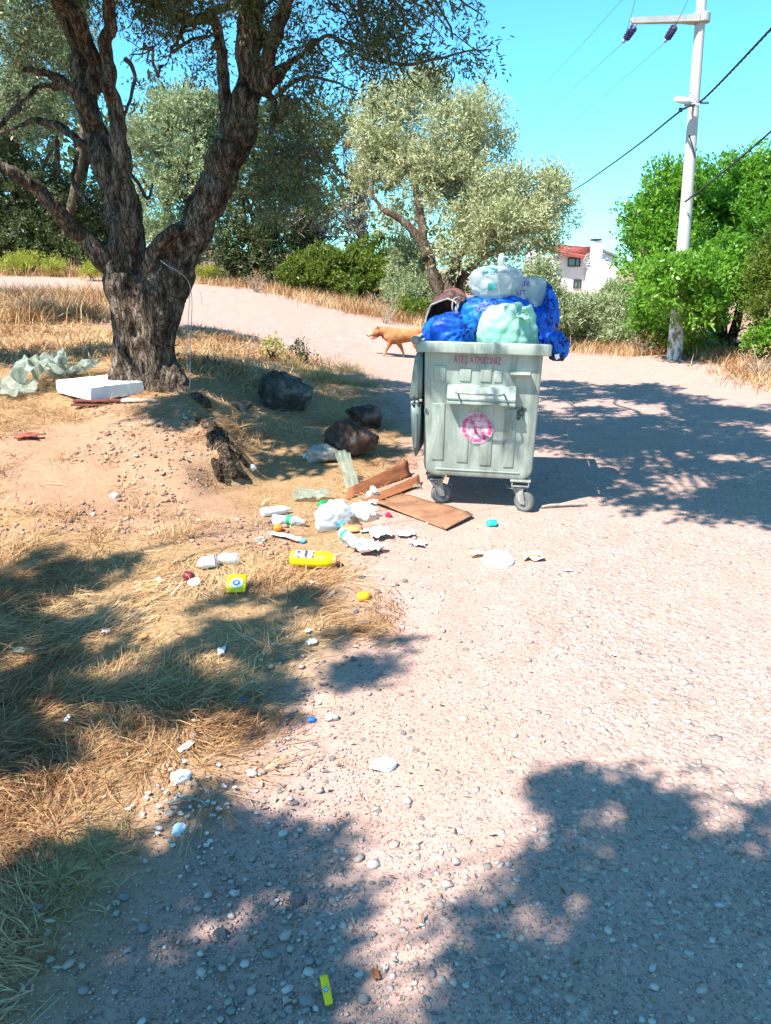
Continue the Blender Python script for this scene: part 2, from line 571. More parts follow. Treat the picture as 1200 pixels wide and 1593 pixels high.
rsd = road_sd(gx, gy)
inside = rsd < 0
qk = quads[inside[quads].all(1)]
used = np.unique(qk)
remap = -np.ones(len(gx), int); remap[used] = np.arange(len(used))
qk = remap[qk]
rm = mesh_tri('road', np.stack([gx[used], gy[used], gz[used] + .0007 + .0033 * np.clip(-rsd[used] / .25, 0, 1)], -1), np.concatenate([qk[:, [0, 1, 2]], qk[:, [0, 2, 3]]]), True)
stony = np.clip((-rsd[used] - .35) / .9, 0, 1) * np.clip(.25 + 1.3 * (n2(gx[used], gy[used], .8, 31) - .25), 0, 1)
set_attr(rm, 'edge', 1 - stony)
road = link('road', rm, M_ROAD); tag(road, kind='structure')

# pebbles bedded in the road and loose on the dirt
IV, IF = ico(1)
IF = np.array(IF)
def pebbles(name, X, Y, S, flat, sink, stops, label, seed):
    r = np.random.default_rng(seed)
    n = len(X)
    Z = hz(X, Y)
    sx = S * r.uniform(.75, 1.3, n); sy = S * r.uniform(.7, 1.1, n); sz = S * r.uniform(flat[0], flat[1], n)
    V = np.repeat(IV[None], n, 0) * (1 + r.normal(0, .13, (n, len(IV), 1)))
    V = V * np.stack([sx, sy, sz], -1)[:, None, :]
    a = r.uniform(0, 6.28, n); ca, sa = np.cos(a)[:, None], np.sin(a)[:, None]
    x = V[..., 0] * ca - V[..., 1] * sa; y = V[..., 0] * sa + V[..., 1] * ca
    tl = r.normal(0, .15, (n, 1))
    z = V[..., 2] + x * tl
    V = np.stack([x + X[:, None], y + Y[:, None], z + (Z + sz * sink)[:, None] + .004], -1)
    T = (IF[None] + (np.arange(n) * len(IV))[:, None, None]).reshape(-1, 3)
    me = mesh_tri(name, V.reshape(-1, 3), T, True, np.repeat(r.uniform(0, 1, n), len(IV)))
    m, nt, out = new_mat(name + '_stone')
    at_ = N(nt, 'ShaderNodeAttribute', attribute_name='rnd')
    c = ramp(nt, at_.outputs['Fac'], stops)
    c = mixc(nt, .5, c, mixc(nt, noise(nt, 45, 4, .7), (.15, .15, .15), (.85, .85, .85)), 'SOFT_LIGHT')
    nt.links.new(prin(nt, c, .85, .2, 0, bump(nt, noise(nt, 120, 3, .6), .3, .004)), out.inputs[0])
    o = link(name, me, m)
    return tag(o, label, 'gravel', kind='stuff')

def scatter(n, y0, y1, pw, side, seed):
    """points over the strip in view, denser close by"""
    r = np.random.default_rng(seed)
    u = r.uniform(0, 1, n)
    k = 1 - pw
    Y = (y0 ** k + u * (y1 ** k - y0 ** k)) ** (1 / k)
    X = r.uniform(-1, 1, n) * (.62 * Y + .9) * side
    return X, Y, r

X, Y, r_ = scatter(74000, 1.1, 13, 1.35, 1, 41)
sd = road_sd(X, Y)
cl = n2(X, Y, .9, 43) ; c2_ = n2(X, Y, 4, 44)
right = np.clip((X - (.05 + .02 * Y)) / .7, 0, 1)
p = (.10 + .9 * right * np.clip(2.2 * (cl - .25), .12, 1)) * np.clip(2.6 * (c2_ - .2), .1, 1) * (sd < -.02)
k = r_.uniform(0, 1, len(X)) < p
X, Y = X[k], Y[k]
S = np.exp(np.random.default_rng(45).normal(-5.12, .46, len(X))) * (1 + .05 * Y)
pebbles('road_pebbles', X, Y, np.clip(S, .003, .026), (.22, .42), -.12, [(0, (.15, .135, .13)), (.15, (.25, .205, .18)), (.5, (.34, .265, .215)), (.85, (.37, .295, .245)), (1, (.45, .39, .34))],
        'worn rounded pebbles bedded in the pale gravel road', 46)
X, Y, r_ = scatter(24000, 1.1, 9.5, 1.4, 1, 51)
sd = road_sd(X, Y); cl = n2(X, Y, 1.6, 53)
band = np.exp(-((sd + .25) / .55) ** 2)
p = band * np.clip(3.2 * (cl - .38), .05, 1)
k = r_.uniform(0, 1, len(X)) < p * .75
X, Y = X[k], Y[k]
S = np.exp(np.random.default_rng(55).normal(-5.15, .5, len(X))) * (1 + .05 * Y)
pebbles('loose_gravel', X, Y, np.clip(S, .003, .020), (.45, .75), .4, [(0, (.19, .17, .165)), (.35, (.32, .25, .21)), (.7, (.38, .30, .25)), (1, (.48, .41, .36))],
        'small loose gravel strewn along the edge of the road', 56)

X, Y, r_ = scatter(60000, 1.3, 4.8, 1.5, 1, 57)
k = r_.uniform(0, 1, len(X)) < np.clip((.9 - straw_amt(X, Y)), .03, 1) * np.clip(3 * (n2(X, Y, 2.6, 58) - .30), .05, 1) * .7
X, Y = X[k][:22000], Y[k][:22000]
_iv, _if = IV, IF
IV = np.array([(1, 0, 0), (-1, 0, 0), (0, 1, 0), (0, -1, 0), (0, 0, 1), (0, 0, -1)], float); IF = np.array([(0, 2, 4), (2, 1, 4), (1, 3, 4), (3, 0, 4), (2, 0, 5), (1, 2, 5), (3, 1, 5), (0, 3, 5)])
pebbles('grit', X, Y, np.random.default_rng(59).uniform(.0018, .0055, len(X)), (.5, .9), .3, [(0, (.14, .12, .115)), (.35, (.27, .20, .165)), (.75, (.36, .27, .225)), (1, (.44, .37, .33))],
        'fine grit and crumbs of stone over the near ground', 60)
IV, IF = _iv, _if

X = np.random.default_rng(591).uniform(-4.2, -.6, 5200); Y = np.random.default_rng(592).uniform(4.5, 8.0, 5200)
k = (sdist(X, Y, MOUND_BARE) < .25) & (n2(X, Y, 1.8, 593) > .54)
X, Y = X[k], Y[k]
pebbles('soil_clods', X, Y, np.exp(np.random.default_rng(594).normal(-4.85, .55, len(X))).clip(.004, .028), (.45, .8), .2, [(0, (.17, .09, .06)), (.4, (.27, .165, .12)), (.8, (.33, .225, .175)), (1, (.42, .32, .26))],
        'crumbly clods of dry earth on the bare bank', 595)

# ------------------------------------------------------------------ dry grass
def blades(X, Y, L, lean, W, seed, z=None, curl=.35, az=None):
    """tapering bent blades: 5 vertices, 3 triangles each; lean 0 = upright, 1 = lying"""
    r = np.random.default_rng(seed)
    n = len(X)
    Z = hz(X, Y) if z is None else z
    a = r.uniform(0, 6.28, n) if az is None else az + r.normal(0, .5, n)
    el = np.clip((1 - lean) * 1.45 + r.normal(0, .16, n), .02, 1.5)
    hx, hy = np.cos(a), np.sin(a)
    B = np.stack([X, Y, Z + r.uniform(0, .012, n)], -1)
    d1 = np.stack([hx * np.cos(el), hy * np.cos(el), np.sin(el)], -1)
    el2 = el - curl * r.uniform(.2, 1.4, n) - .1
    tw = r.normal(0, .45, n)
    d2 = np.stack([np.cos(a + tw) * np.cos(el2), np.sin(a + tw) * np.cos(el2), np.sin(el2)], -1)
    Mi = B + d1 * (L * .5)[:, None]; Ti = Mi + d2 * (L * .5)[:, None]
    Ti[:, 2] = np.maximum(Ti[:, 2], Z + .004)
    s = np.stack([-hy, hx, r.normal(0, .5, n)], -1); s /= np.linalg.norm(s, axis=1, keepdims=True)
    s = s * W[:, None] * .5
    V = np.stack([B - s, B + s, Mi - s * .8, Mi + s * .8, Ti], 1).reshape(-1, 3)
    base = np.array([[0, 1, 2], [1, 3, 2], [2, 3, 4]])
    T = (base[None] + (np.arange(n) * 5)[:, None, None]).reshape(-1, 3)
    tone = np.clip(.62 * r.uniform(0, 1, n) + .95 * (n2(X, Y, 1.9, 67) - .30) + .25 * (n2(X, Y, 7, 68) - .5), 0, 1)
    return V, T, np.repeat(tone, 5)

M_STRAW = leaf_mat('dry_straw', [(0, (.17, .072, .030)), (.3, (.34, .175, .08)), (.6, (.49, .31, .155)), (.88, (.60, .44, .25)), (1, (.64, .53, .36))], .25, None, .2, .6)
M_GREENSTRAW = leaf_mat('fading_grass', [(0, (.17, .17, .06)), (.4, (.36, .29, .12)), (1, (.54, .40, .21))], .3, None, .2, .6)

def stuff_tris(name, parts, mat, label, cat):
    V, T, Rn, n = [], [], [], 0
    for v, t, q in parts:
        V.append(v); T.append(t + n); Rn.append(q); n += len(v)
    o = link(name, mesh_tri(name, np.concatenate(V), np.concatenate(T), False, np.concatenate(Rn)), mat)
    return tag(o, label, cat, kind='stuff')

parts = []
# matted straw over the left foreground and the mound
X, Y, r_ = scatter(560000, 1.3, 13, 1.25, 1.25, 61)
k0 = X < 1.2
X, Y = X[k0], Y[k0]
am = straw_amt(X, Y) * (road_sd(X, Y) > -.12)
pat = np.clip(3.4 * (n2(X, Y, 1.4, 63) - .33), .0, 1) * np.clip(3 * (n2(X, Y, 4.5, 69) - .25), .15, 1)
k = r_.uniform(0, 1, len(X)) < am * pat * .62
X, Y = X[k], Y[k]
r2 = np.random.default_rng(64)
L = r2.uniform(.05, .20, len(X)) * (1 + .02 * Y)
flow = n2(X, Y, 1.1, 65) * 12
parts.append(blades(X, Y, L, np.clip(r2.normal(.90, .09, len(X)), .5, 1), r2.uniform(.0016, .0038, len(X)) * (1 + .10 * Y), 66, az=flow))
# standing tufts
def tufts(cx, cy, n, rad, L0, L1, lean, W, seed):
    r = np.random.default_rng(seed)
    rr = np.abs(r.normal(0, rad, n)); aa = r.uniform(0, 6.28, n)
    X = cx + rr * np.cos(aa); Y = cy + rr * np.sin(aa)
    return blades(X, Y, r.uniform(L0, L1, n), np.clip(r.normal(lean, .15, n), 0, .95), np.full(n, W), seed + 1, az=aa)
rt = np.random.default_rng(70)
for i in range(90):
    px, py = rt.uniform(-60, 420), rt.uniform(560, 860)
    p0 = g(px, py)
    if straw_amt(p0[0], p0[1])[0] < .5 and rt.uniform() < .6: continue
    parts.append(tufts(p0[0], p0[1], 60, .10, .06, .16, .55, .0038, 700 + i))
for (px, py, n, rad) in [(60, 590, 220, .2), (30, 625, 160, .2), (100, 650, 160, .2), (210, 640, 130, .15), (285, 620, 260, .12), (310, 680, 260, .16), (330, 740, 150, .15), (270, 640, 120, .14), (20, 660, 180, .2),
                         (130, 1190, 260, .25), (300, 1130, 220, .2), (60, 1000, 260, .25), (90, 1290, 220, .22), (420, 1010, 240, .2), (200, 900, 200, .25)]:
    p0 = g(px, py)
    parts.append(tufts(p0[0], p0[1], n, rad, .06, .17, .80, .003, 900 + px + py))
stuff_tris('dry_grass', parts, M_STRAW, 'matted dry straw and grass over the dirt bank', 'grass')

# greener grass: in the shade on the left, and behind the boulders
parts = []
for (px, py, n, rad, l0, l1) in [(90, 1370, 170, .09, .05, .13), (60, 1420, 110, .16, .04, .10), (150, 1330, 100, .14, .04, .10), (200, 1290, 80, .13, .03, .09), (290, 1080, 300, .18, .06, .17), (380, 1080, 240, .16, .06, .16), (140, 1080, 280, .22, .05, .15), (60, 960, 250, .25, .05, .15),
                               (500, 590, 500, .28, .14, .34), (540, 580, 400, .25, .16, .36), (575, 600, 300, .22, .1, .25), (455, 570, 200, .2, .1, .24), (250, 605, 130, .08, .1, .25), (235, 560, 80, .3, .1, .2), (115, 585, 100, .12, .08, .2)]:
    p0 = g(px, py)
    parts.append(tufts(p0[0], p0[1], n if py < 700 else int(n * .7), rad, l0, l1, .5 if py < 700 else .76, .005 if py < 700 else .0035, 1500 + px + py))
stuff_tris('fading_green_grass', parts, M_GREENSTRAW, 'half green grass in the shade of the olive', 'grass')

# verge grass along the far sides of the road
parts = []
rt = np.random.default_rng(75)
def verge(p0, p1, n, width, l0, l1, lean=.25):
    t = rt.uniform(0, 1, n)
    X = p0[0] + (p1[0] - p0[0]) * t + rt.normal(0, width, n); Y = p0[1] + (p1[1] - p0[1]) * t + rt.normal(0, width, n)
    parts.append(blades(X, Y, rt.uniform(l0, l1, n), np.clip(rt.normal(lean, .15, n), 0, .9), np.full(n, .013), int(rt.integers(1e6))))
pts = [g(-40, 428), g(120, 430), g(300, 440), g(420, 452), g(520, 480), g(640, 503), g(760, 530), g(880, 543), g(960, 550), g(1030, 553)]
for a, b in zip(pts[:-1], pts[1:]):
    d = np.array([0, .5, 0])
    verge(a + d, b + d, 2000, .45, .12, .38)
    verge(a + 3 * d, b + 3 * d, 1000, .7, .2, .55)
for a, b in [(g(1100, 556), g(1210, 575)), (g(1150, 575), g(1230, 606)), (g(1080, 550), g(1200, 556))]:
    verge(a, b, 1300, .3, .1, .34)
for a, b in [(g(330, 545), g(480, 560)), (g(0, 480), g(160, 478)), (g(0, 520), g(380, 545)), (g(0, 500), g(170, 495)), (g(290, 520), g(370, 530)), (g(0, 550), g(170, 550)), (g(300, 570), g(420, 590))]:
    verge(a, b, 1500, .4, .06, .22, .5)
for a, b in [(g(-60, 478), g(60, 474)), (g(40, 476), g(175, 468)), (g(-60, 500), g(150, 490))]:
    verge(a, b, 2600, .45, .22, .55, .35)
stuff_tris('verge_grass', parts, M_STRAW, 'bleached dry grass standing along the far verge of the road', 'grass')

# fallen leaves and chips
X, Y, r_ = scatter(9000, 1.4, 9, 1.4, 1, 81)
k = (r_.uniform(0, 1, len(X)) < .10 + .55 * straw_amt(X, Y)) & (road_sd(X, Y) > -.9)
X, Y = X[k], Y[k]; n = len(X)
a = r_.uniform(0, 6.28, n); Lf = r_.uniform(.014, .034, n); wf = Lf * r_.uniform(.22, .4, n)
d = np.stack([np.cos(a), np.sin(a), r_.normal(0, .25, n)], -1); s = np.stack([-np.sin(a), np.cos(a), r_.normal(0, .35, n)], -1)
B = np.stack([X, Y, hz(X, Y) + .016], -1)
V = np.stack([B, B + d * (Lf * .5)[:, None] + s * wf[:, None] * .5, B + d * Lf[:, None], B + d * (Lf * .5)[:, None] - s * wf[:, None] * .5], 1).reshape(-1, 3)
T = (np.array([[0, 1, 2], [0, 2, 3]])[None] + (np.arange(n) * 4)[:, None, None]).reshape(-1, 3)
M_DEADLEAF = leaf_mat('dead_leaf', [(0, (.14, .06, .025)), (.3, (.25, .13, .06)), (.6, (.33, .24, .15)), (1, (.40, .34, .25))], .15)
stuff_tris('fallen_leaves', [(V, T, np.repeat(r_.uniform(0, 1, n), 4))], M_DEADLEAF, 'small dry fallen olive leaves on the ground', 'leaves')

# ------------------------------------------------------------------ trees
def bark_mat(name, dark, mid, light, sx=9, sz=1.6):
    m, nt, out = new_mat(name)
    tc = N(nt, 'ShaderNodeTexCoord'); mp = N(nt, 'ShaderNodeMapping'); mp.inputs['Scale'].default_value = (sx * 1.5, sx * 1.5, sz * .75)
    nz = N(nt, 'ShaderNodeTexNoise'); nz.inputs['Scale'].default_value = 7; nz.inputs['Detail'].default_value = 3
    nt.links.new(tc.outputs['Object'], mp.inputs[0]); nt.links.new(tc.outputs['Object'], nz.inputs['Vector'])
    wv = nt.nodes.new('ShaderNodeMix'); wv.data_type = 'VECTOR'; wv.inputs[0].default_value = .45
    nt.links.new(mp.outputs[0], wv.inputs[4]); 
    sc_ = N(nt, 'ShaderNodeVectorMath', operation='SCALE'); sc_.inputs['Scale'].default_value = 6.0; nt.links.new(nz.outputs['Color'], sc_.inputs[0])
    ad = N(nt, 'ShaderNodeVectorMath', operation='ADD'); nt.links.new(mp.outputs[0], ad.inputs[0]); nt.links.new(sc_.outputs[0], ad.inputs[1]); nt.links.new(ad.outputs[0], wv.inputs[5])
    vo = N(nt, 'ShaderNodeTexVoronoi', feature='DISTANCE_TO_EDGE'); vo.inputs['Scale'].default_value = 1.0; nt.links.new(wv.outputs[1], vo.inputs['Vector'])
    crack = ramp(nt, vo.outputs['Distance'], [(.0, (.25, .25, .25)), (.11, (1, 1, 1))])
    f = noise(nt, 1.0, 8, .68, 'Object', (sx * .7, sx * .7, sz * 1.2), dist=.3)
    f2 = noise(nt, 1.0, 6, .75, 'Object', (sx * 4, sx * 4, sz * 7))
    patch = noise(nt, 2.2, 3, .5)
    c = ramp(nt, f, [(.36, dark), (.5, mid), (.64, light)])
    c = mixc(nt, .6, c, mixc(nt, f2, (.15, .15, .15), (.85, .85, .85)), 'SOFT_LIGHT')
    c = mixc(nt, ramp(nt, patch, [(.5, (0, 0, 0)), (.7, (.35, .35, .35))]), c, light)
    c = mixc(nt, crack, dark, c)
    b = bump(nt, crack, .8, .03); b = bump(nt, f, .6, .04, b); b = bump(nt, f2, .7, .012, b)
    nt.links.new(prin(nt, c, .95, .08, 0, b), out.inputs[0])
    return m
M_BARK = bark_mat('olive_bark', (.020, .014, .010), (.10, .070, .050), (.25, .20, .16), 20, 5.0)
M_BARK2 = bark_mat('far_bark', (.04, .028, .02), (.11, .075, .05), (.20, .15, .11))
M_TWIG = pm('twig', (.12, .09, .065), .5, 20, .9, .3)
M_DRYTWIG = pm('bleached_twig', (.36, .31, .25), .4, 20, .9, .3)

def unit(r, n):
    v = r.normal(0, 1, (n, 3)); return v / np.linalg.norm(v, axis=1, keepdims=True)

def leaves(lumps, n, L, W, seed, per=12, twig=.22, up=.35, shell=.45, gap=.36, gapf=1.6, out=.6, spread=.8, keep=None):
    r = np.random.default_rng(seed)
    lumps = np.asarray(lumps, float)
    vol = (lumps[:, 3] * lumps[:, 4] * lumps[:, 5]) ** (2 / 3.)
    nt_ = max(8, n // per)
    k = r.choice(len(lumps), int(nt_ * 1.9), p=vol / vol.sum())
    d = unit(r, len(k))
    rr = shell + (1 - shell) * r.uniform(0, 1, len(k)) ** .6
    rr = rr * (1 + .16 * (vnoise(d * 2.6 + k[:, None] * 5.1, seed) - .5) * 2)
    P = lumps[k, :3] + lumps[k, 3:6] * d * rr[:, None]
    ok = vnoise(P * gapf + 40, seed + 3) > gap
    if keep is not None: ok &= keep(P)
    P, d = P[ok][:nt_], d[ok][:nt_]
    m = len(P)
    td = d * out + np.array([0, 0, up]) + unit(r, m) * .55
    td /= np.linalg.norm(td, axis=1, keepdims=True)
    tone = vnoise(P * 1.3 + 9, seed + 5) * .5 + r.uniform(0, .28, m)
    s = r.uniform(0, 1, (m, per))
    tl = twig * r.uniform(.6, 1.3, m)
    base = P[:, None] + td[:, None] * (s * tl[:, None])[..., None] + r.normal(0, .02 + .05 * twig, (m, per, 3))
    base = base.reshape(-1, 3)
    ld = np.repeat(td, per, 0) * .7 + unit(r, m * per) * spread
    ld /= np.linalg.norm(ld, axis=1, keepdims=True)
    nn = np.cross(ld, unit(r, m * per)); nn /= np.linalg.norm(nn, axis=1, keepdims=True) + 1e-9
    ll = (L * r.uniform(.65, 1.25, m * per))[:, None]; ww = (W * r.uniform(.7, 1.2, m * per))[:, None]
    V = np.stack([base, base + ld * ll * .5 + nn * ww * .5, base + ld * ll, base + ld * ll * .5 - nn * ww * .5], 1).reshape(-1, 3)
    T = (np.array([[0, 1, 2], [0, 2, 3]])[None] + (np.arange(m * per) * 4)[:, None, None]).reshape(-1, 3)
    q = np.repeat(np.clip(np.repeat(tone, per) + r.uniform(0, .25, m * per), 0, 1), 4)
    return (V, T, q), (P, td, tl)

def twig_tubes(mb, P, td, tl, every, rad, back=.25):
    for i in range(0, len(P), every):
        a = P[i] - td[i] * back; b = P[i] + td[i] * tl[i] * .3; c = P[i] + td[i] * tl[i]
        mb.add(*tube([a, b + np.array([0, 0, .01]), c], [rad, rad * .7, rad * .35], 4, False))

def join3(parts):
    V, T, Rn, n = [], [], [], 0
    for v, t, q in parts:
        V.append(v); T.append(t + n); Rn.append(q); n += len(v)
    return np.concatenate(V), np.concatenate(T), np.concatenate(Rn)

def pxl(lst, dy=0.0):
    """lumps measured in the photograph: (px, py, depth, half width px, half height px[, depth ratio])"""
    out = []
    for e in lst:
        px, py, Y, rx, rz = e[:5]
        Y = Y + dy
        k = e[5] if len(e) > 5 else .9
        c = at(px, py, Y); s = mpp(px, py, Y)
        out.append((c[0], c[1], c[2], rx * s, rx * s * k, rz * s))
    return out

def limb(mb, pts, seg=8, n=6, wob=.03, seed=0):
    """pts = [(x,y,z,r)]"""
    P = cr_path(pts, n)
    r = np.random.default_rng(seed)
    P[:, :3] += (np.stack([vnoise(np.stack([np.arange(len(P)) * .45 + 7 * q, np.full(len(P), seed * 1.7), np.zeros(len(P))], -1), q) for q in range(3)], -1) - .5) * wob * 2
    mb.add(*tube(P[:, :3], np.maximum(P[:, 3], .004), seg))

def ptr(px, py, Y, wpx):
    p = at(px, py, Y); return (p[0], p[1], p[2], .5 * wpx * mpp(px, py, Y))

M_OLIVE = leaf_mat('olive_leaf', [(0, (.050, .065, .022)), (.45, (.085, .105, .040)), (.75, (.13, .15, .075)), (1, (.24, .26, .17))], .22, (.16, .20, .05), .35, .4)
M_SILVER = leaf_mat('silver_olive_leaf', [(0, (.21, .22, .09)), (.35, (.38, .39, .19)), (.7, (.52, .53, .32)), (1, (.62, .63, .45))], .36, (.26, .28, .10), .25)
M_SAGE = leaf_mat('sage_leaf', [(0, (.13, .165, .07)), (.5, (.28, .33, .165)), (1, (.46, .50, .30))], .30, (.22, .28, .12), .25)
M_GREEN = leaf_mat('bright_leaf', [(0, (.045, .11, .010)), (.3, (.09, .22, .018)), (.7, (.16, .31, .03)), (1, (.28, .42, .07))], .42, (.16, .42, .03), .35, .35)
M_MASTIC = leaf_mat('mastic_leaf', [(0, (.045, .075, .012)), (.5, (.12, .17, .025)), (1, (.22, .27, .05))], .35, (.22, .30, .03), .3)
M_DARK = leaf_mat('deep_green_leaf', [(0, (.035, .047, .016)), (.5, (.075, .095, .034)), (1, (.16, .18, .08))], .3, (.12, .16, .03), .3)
M_YELLOW = leaf_mat('yellow_green_leaf', [(0, (.17, .19, .03)), (.5, (.32, .33, .06)), (1, (.48, .46, .12))], .35, (.40, .42, .05), .2)
M_BROWNLEAF = leaf_mat('browned_leaf', [(0, (.10, .055, .03)), (.5, (.18, .12, .06)), (1, (.22, .19, .09))], .3, None, .2)

def plant(name, label, cat, lumps, n, L, W, mat, seed, base=None, stems=None, group=None, smat=None, crown_name='crown', stem_name='trunk', branches=0, sat=3, **kw):
    lum = np.array(lumps)
    if base is None:
        b = lum[:, :3].mean(0); base = np.array([b[0], b[1], float(hz(b[0], b[1])[0])])
    t = thing(name, label, cat, base, group)
    if sat:
        r = np.random.default_rng(seed + 55); ex = []
        for c in lum:
            for k in range(sat):
                d = unit(r, 1)[0]; d[2] = abs(d[2]) * .8 + .1 * d[2]; f_ = r.uniform(.28, .5)
                ex.append((*(c[:3] + d * c[3:6] * r.uniform(.75, 1.05)), *(c[3:6] * f_)))
        lumps = list(lumps) + ex
    (lv, P3) = leaves(lumps, n, L, W, seed, **kw)
    me = mesh_tri(crown_name, lv[0] - base, lv[1], False, lv[2])
    link(crown_name, me, mat, t)
    mb = MB()
    if stems:
        for i, s in enumerate(stems): limb(mb, s, 9, 6, .05, seed + i)
    else:
        r = np.random.default_rng(seed + 9)
        for i in range(min(7, len(lum) + 2)):
            c = lum[i % len(lum)]
            e = c[:3] + r.normal(0, .25, 3) * c[3:6]
            h = max(.3, e[2] - base[2]); rad = .022 * h + .012
            mid = base + (e - base) * .5 + np.array([*r.normal(0, .1 * h, 2), .1 * h])
            limb(mb, [(*(base + np.array([*r.normal(0, .12, 2), -.08])), rad), (*mid, rad * .7), (*e, rad * .25)], 6, 5, .06, seed + i)
    if branches:
        P, td, tl = P3
        r = np.random.default_rng(seed + 19)
        tips = mb.verts()
        for i in r.choice(len(P), min(branches, len(P)), False):
            q = tips[np.argmin(((tips - P[i]) ** 2).sum(1) + 2. * np.maximum(0, tips[:, 2] - P[i][2]) ** 2)]
            dlen = np.linalg.norm(P[i] - q)
            mid = (P[i] + q) / 2 + r.normal(0, .08 * dlen, 3) + np.array([0, 0, .06 * dlen])
            limb(mb, [(*q, .006 + .012 * dlen), (*mid, .005 + .006 * dlen), (*P[i], .004)], 5, 4, .03, int(i))
    mb.build(stem_name, smat or M_BARK2, t)
    return t

# ---- the big olive on the bank
def main_olive():
    YB = 8.2
    base = g(225, 600)
    t = thing('olive_tree', 'large gnarled olive tree with forked trunk on the bank beside the polystyrene slab', 'tree', base)
    mb = MB()
    def L(pts, seg=14, n=7, wob=.05, seed=0): limb(mb, [ptr(q[0], q[1], q[2], q[3] * np.interp(q[1], [330, 460], [.76, .98])) for q in pts], seg, n, wob, seed)
    # lower trunk, flared and fluted
    L([(228, 640, 8.2, 128), (227, 605, 8.2, 98), (226, 570, 8.2, 88), (225, 520, 8.2, 84), (222, 470, 8.2, 94), (216, 425, 8.2, 92)], 18, 7, .02, 1)
    L([(240, 600, 8.1, 58), (246, 520, 8.05, 58), (252, 460, 8.05, 74), (266, 425, 8.05, 74)], 12, 6, .02, 2)
    L([(203, 600, 8.1, 46), (198, 520, 8.05, 46), (192, 460, 8.1, 54), (190, 410, 8.15, 54)], 12, 6, .03, 3)
    for q in ((170, 610), (290, 606), (262, 612), (205, 616)):
        L([(q[0] * .35 + 225 * .65, 560, 8.1, 40), (q[0] * .8 + 225 * .2, 596, 8.0, 34), (q[0], q[1] + 12, 7.9, 16)], 8, 5, .03, int(q[0]))
    # left stems
    L([(205, 440, 8.2, 80), (196, 390, 8.2, 62), (182, 320, 8.25, 54), (162, 250, 8.3, 50), (142, 170, 8.4, 45), (122, 80, 8.5, 44), (106, 0, 8.6, 44), (92, -80, 8.7, 40), (70, -190, 8.9, 36), (40, -330, 9.2, 20)], 14, 7, .05, 4)
    L([(212, 430, 8.15, 52), (206, 370, 8.1, 46), (196, 290, 8.05, 40), (182, 210, 8.0, 35), (168, 120, 7.95, 29), (163, 40, 7.9, 27), (168, -40, 7.8, 24), (190, -150, 7.6, 18), (215, -260, 7.3, 11)], 12, 7, .05, 5)
    L([(154, 140, 8.2, 34), (136, 80, 8.1, 33), (112, 25, 8.0, 31), (84, -20, 7.8, 28), (40, -120, 7.4, 24), (-20, -230, 7.0, 12)], 11, 7, .05, 6)
    # low left limb
    L([(192, 425, 8.2, 48), (150, 388, 8.1, 36), (100, 336, 7.9, 30), (50, 292, 7.7, 28), (0, 256, 7.5, 26), (-70, 205, 7.2, 26), (-160, 120, 6.8, 16)], 12, 7, .04, 7)
    # broken crook and thin arches on the left
    L([(150, 192, 8.25, 28), (125, 158, 8.1, 25), (98, 128, 8.0, 22), (66, 113, 7.9, 16), (44, 108, 7.85, 11), (24, 114, 7.8, 4)], 9, 6, .02, 8)
    L([(95, 136, 8.0, 12), (70, 136, 7.9, 11), (40, 150, 7.8, 10), (18, 180, 7.7, 11), (0, 200, 7.6, 10), (-40, 235, 7.5, 8)], 8, 6, .03, 9)
    L([(150, 236, 8.4, 16), (120, 214, 8.5, 18), (85, 194, 8.6, 17), (50, 188, 8.7, 13), (15, 200, 8.8, 9), (-30, 214, 8.9, 7)], 9, 6, .02, 10)
    L([(165, 336, 8.4, 7), (130, 306, 8.5, 9), (112, 270, 8.6, 10), (122, 236, 8.6, 8)], 8, 6, .03, 11)
    # right trunk
    L([(245, 455, 8.1, 90), (272, 415, 8.05, 76), (303, 360, 8.0, 64), (332, 305, 7.95, 66), (358, 250, 7.9, 68), (378, 185, 7.85, 62), (390, 120, 7.8, 55), (392, 50, 7.75, 50), (388, -20, 7.7, 48), (384, -110, 7.5, 48), (400, -240, 7.2, 34), (440, -420, 6.8, 16)], 15, 7, .05, 13)
    L([(354, 225, 8.0, 34), (350, 160, 8.1, 30), (347, 100, 8.15, 25), (342, 50, 8.2, 23), (322, 26, 8.25, 24), (296, 36, 8.3, 17), (274, 66, 8.35, 11), (258, 100, 8.4, 8), (236, 120, 8.4, 5)], 10, 7, .03, 14)
    L([(400, 130, 7.7, 36), (420, 84, 7.6, 31), (436, 36, 7.5, 28), (452, 0, 7.4, 27), (480, -60, 7.1, 22), (560, -150, 6.6, 16), (680, -250, 6.2, 10)], 10, 7, .03, 15)
    L([(405, 140, 7.7, 36), (428, 118, 7.6, 28), (448, 102, 7.55, 19), (462, 91, 7.5, 11), (473, 82, 7.48, 5)], 9, 6, .02, 16)
    L([(415, 130, 7.8, 18), (424, 165, 7.7, 16), (426, 190, 7.65, 12), (415, 215, 7.6, 8), (418, 250, 7.6, 5)], 8, 6, .02, 17)
    # spur by the fork
    L([(262, 440, 7.95, 34), (236, 425, 7.9, 26), (238, 400, 7.85, 24), (252, 372, 7.8, 24), (275, 356, 7.8, 26)], 9, 6, .02, 18)
    L([(300, 30, 8.3, 18), (262, 16, 8.4, 15), (225, 0, 8.5, 13), (180, -8, 8.6, 9)], 8, 6, .03, 19)
    L([(200, 300, 8.2, 9), (206, 260, 8.3, 8), (232, 290, 8.4, 5)], 6, 5, .02, 20)
    # arm over the road
    L([(392, -40, 7.7, 36), (470, -160, 7.4, 30), (590, -260, 7.2, 22), (720, -330, 7.1, 14), (850, -360, 7.0, 7)], 10, 7, .06, 21)
    L([(384, -110, 7.5, 34), (430, -300, 6.9, 26), (560, -470, 6.5, 18), (700, -560, 6.2, 9)], 9, 7, .06, 22)
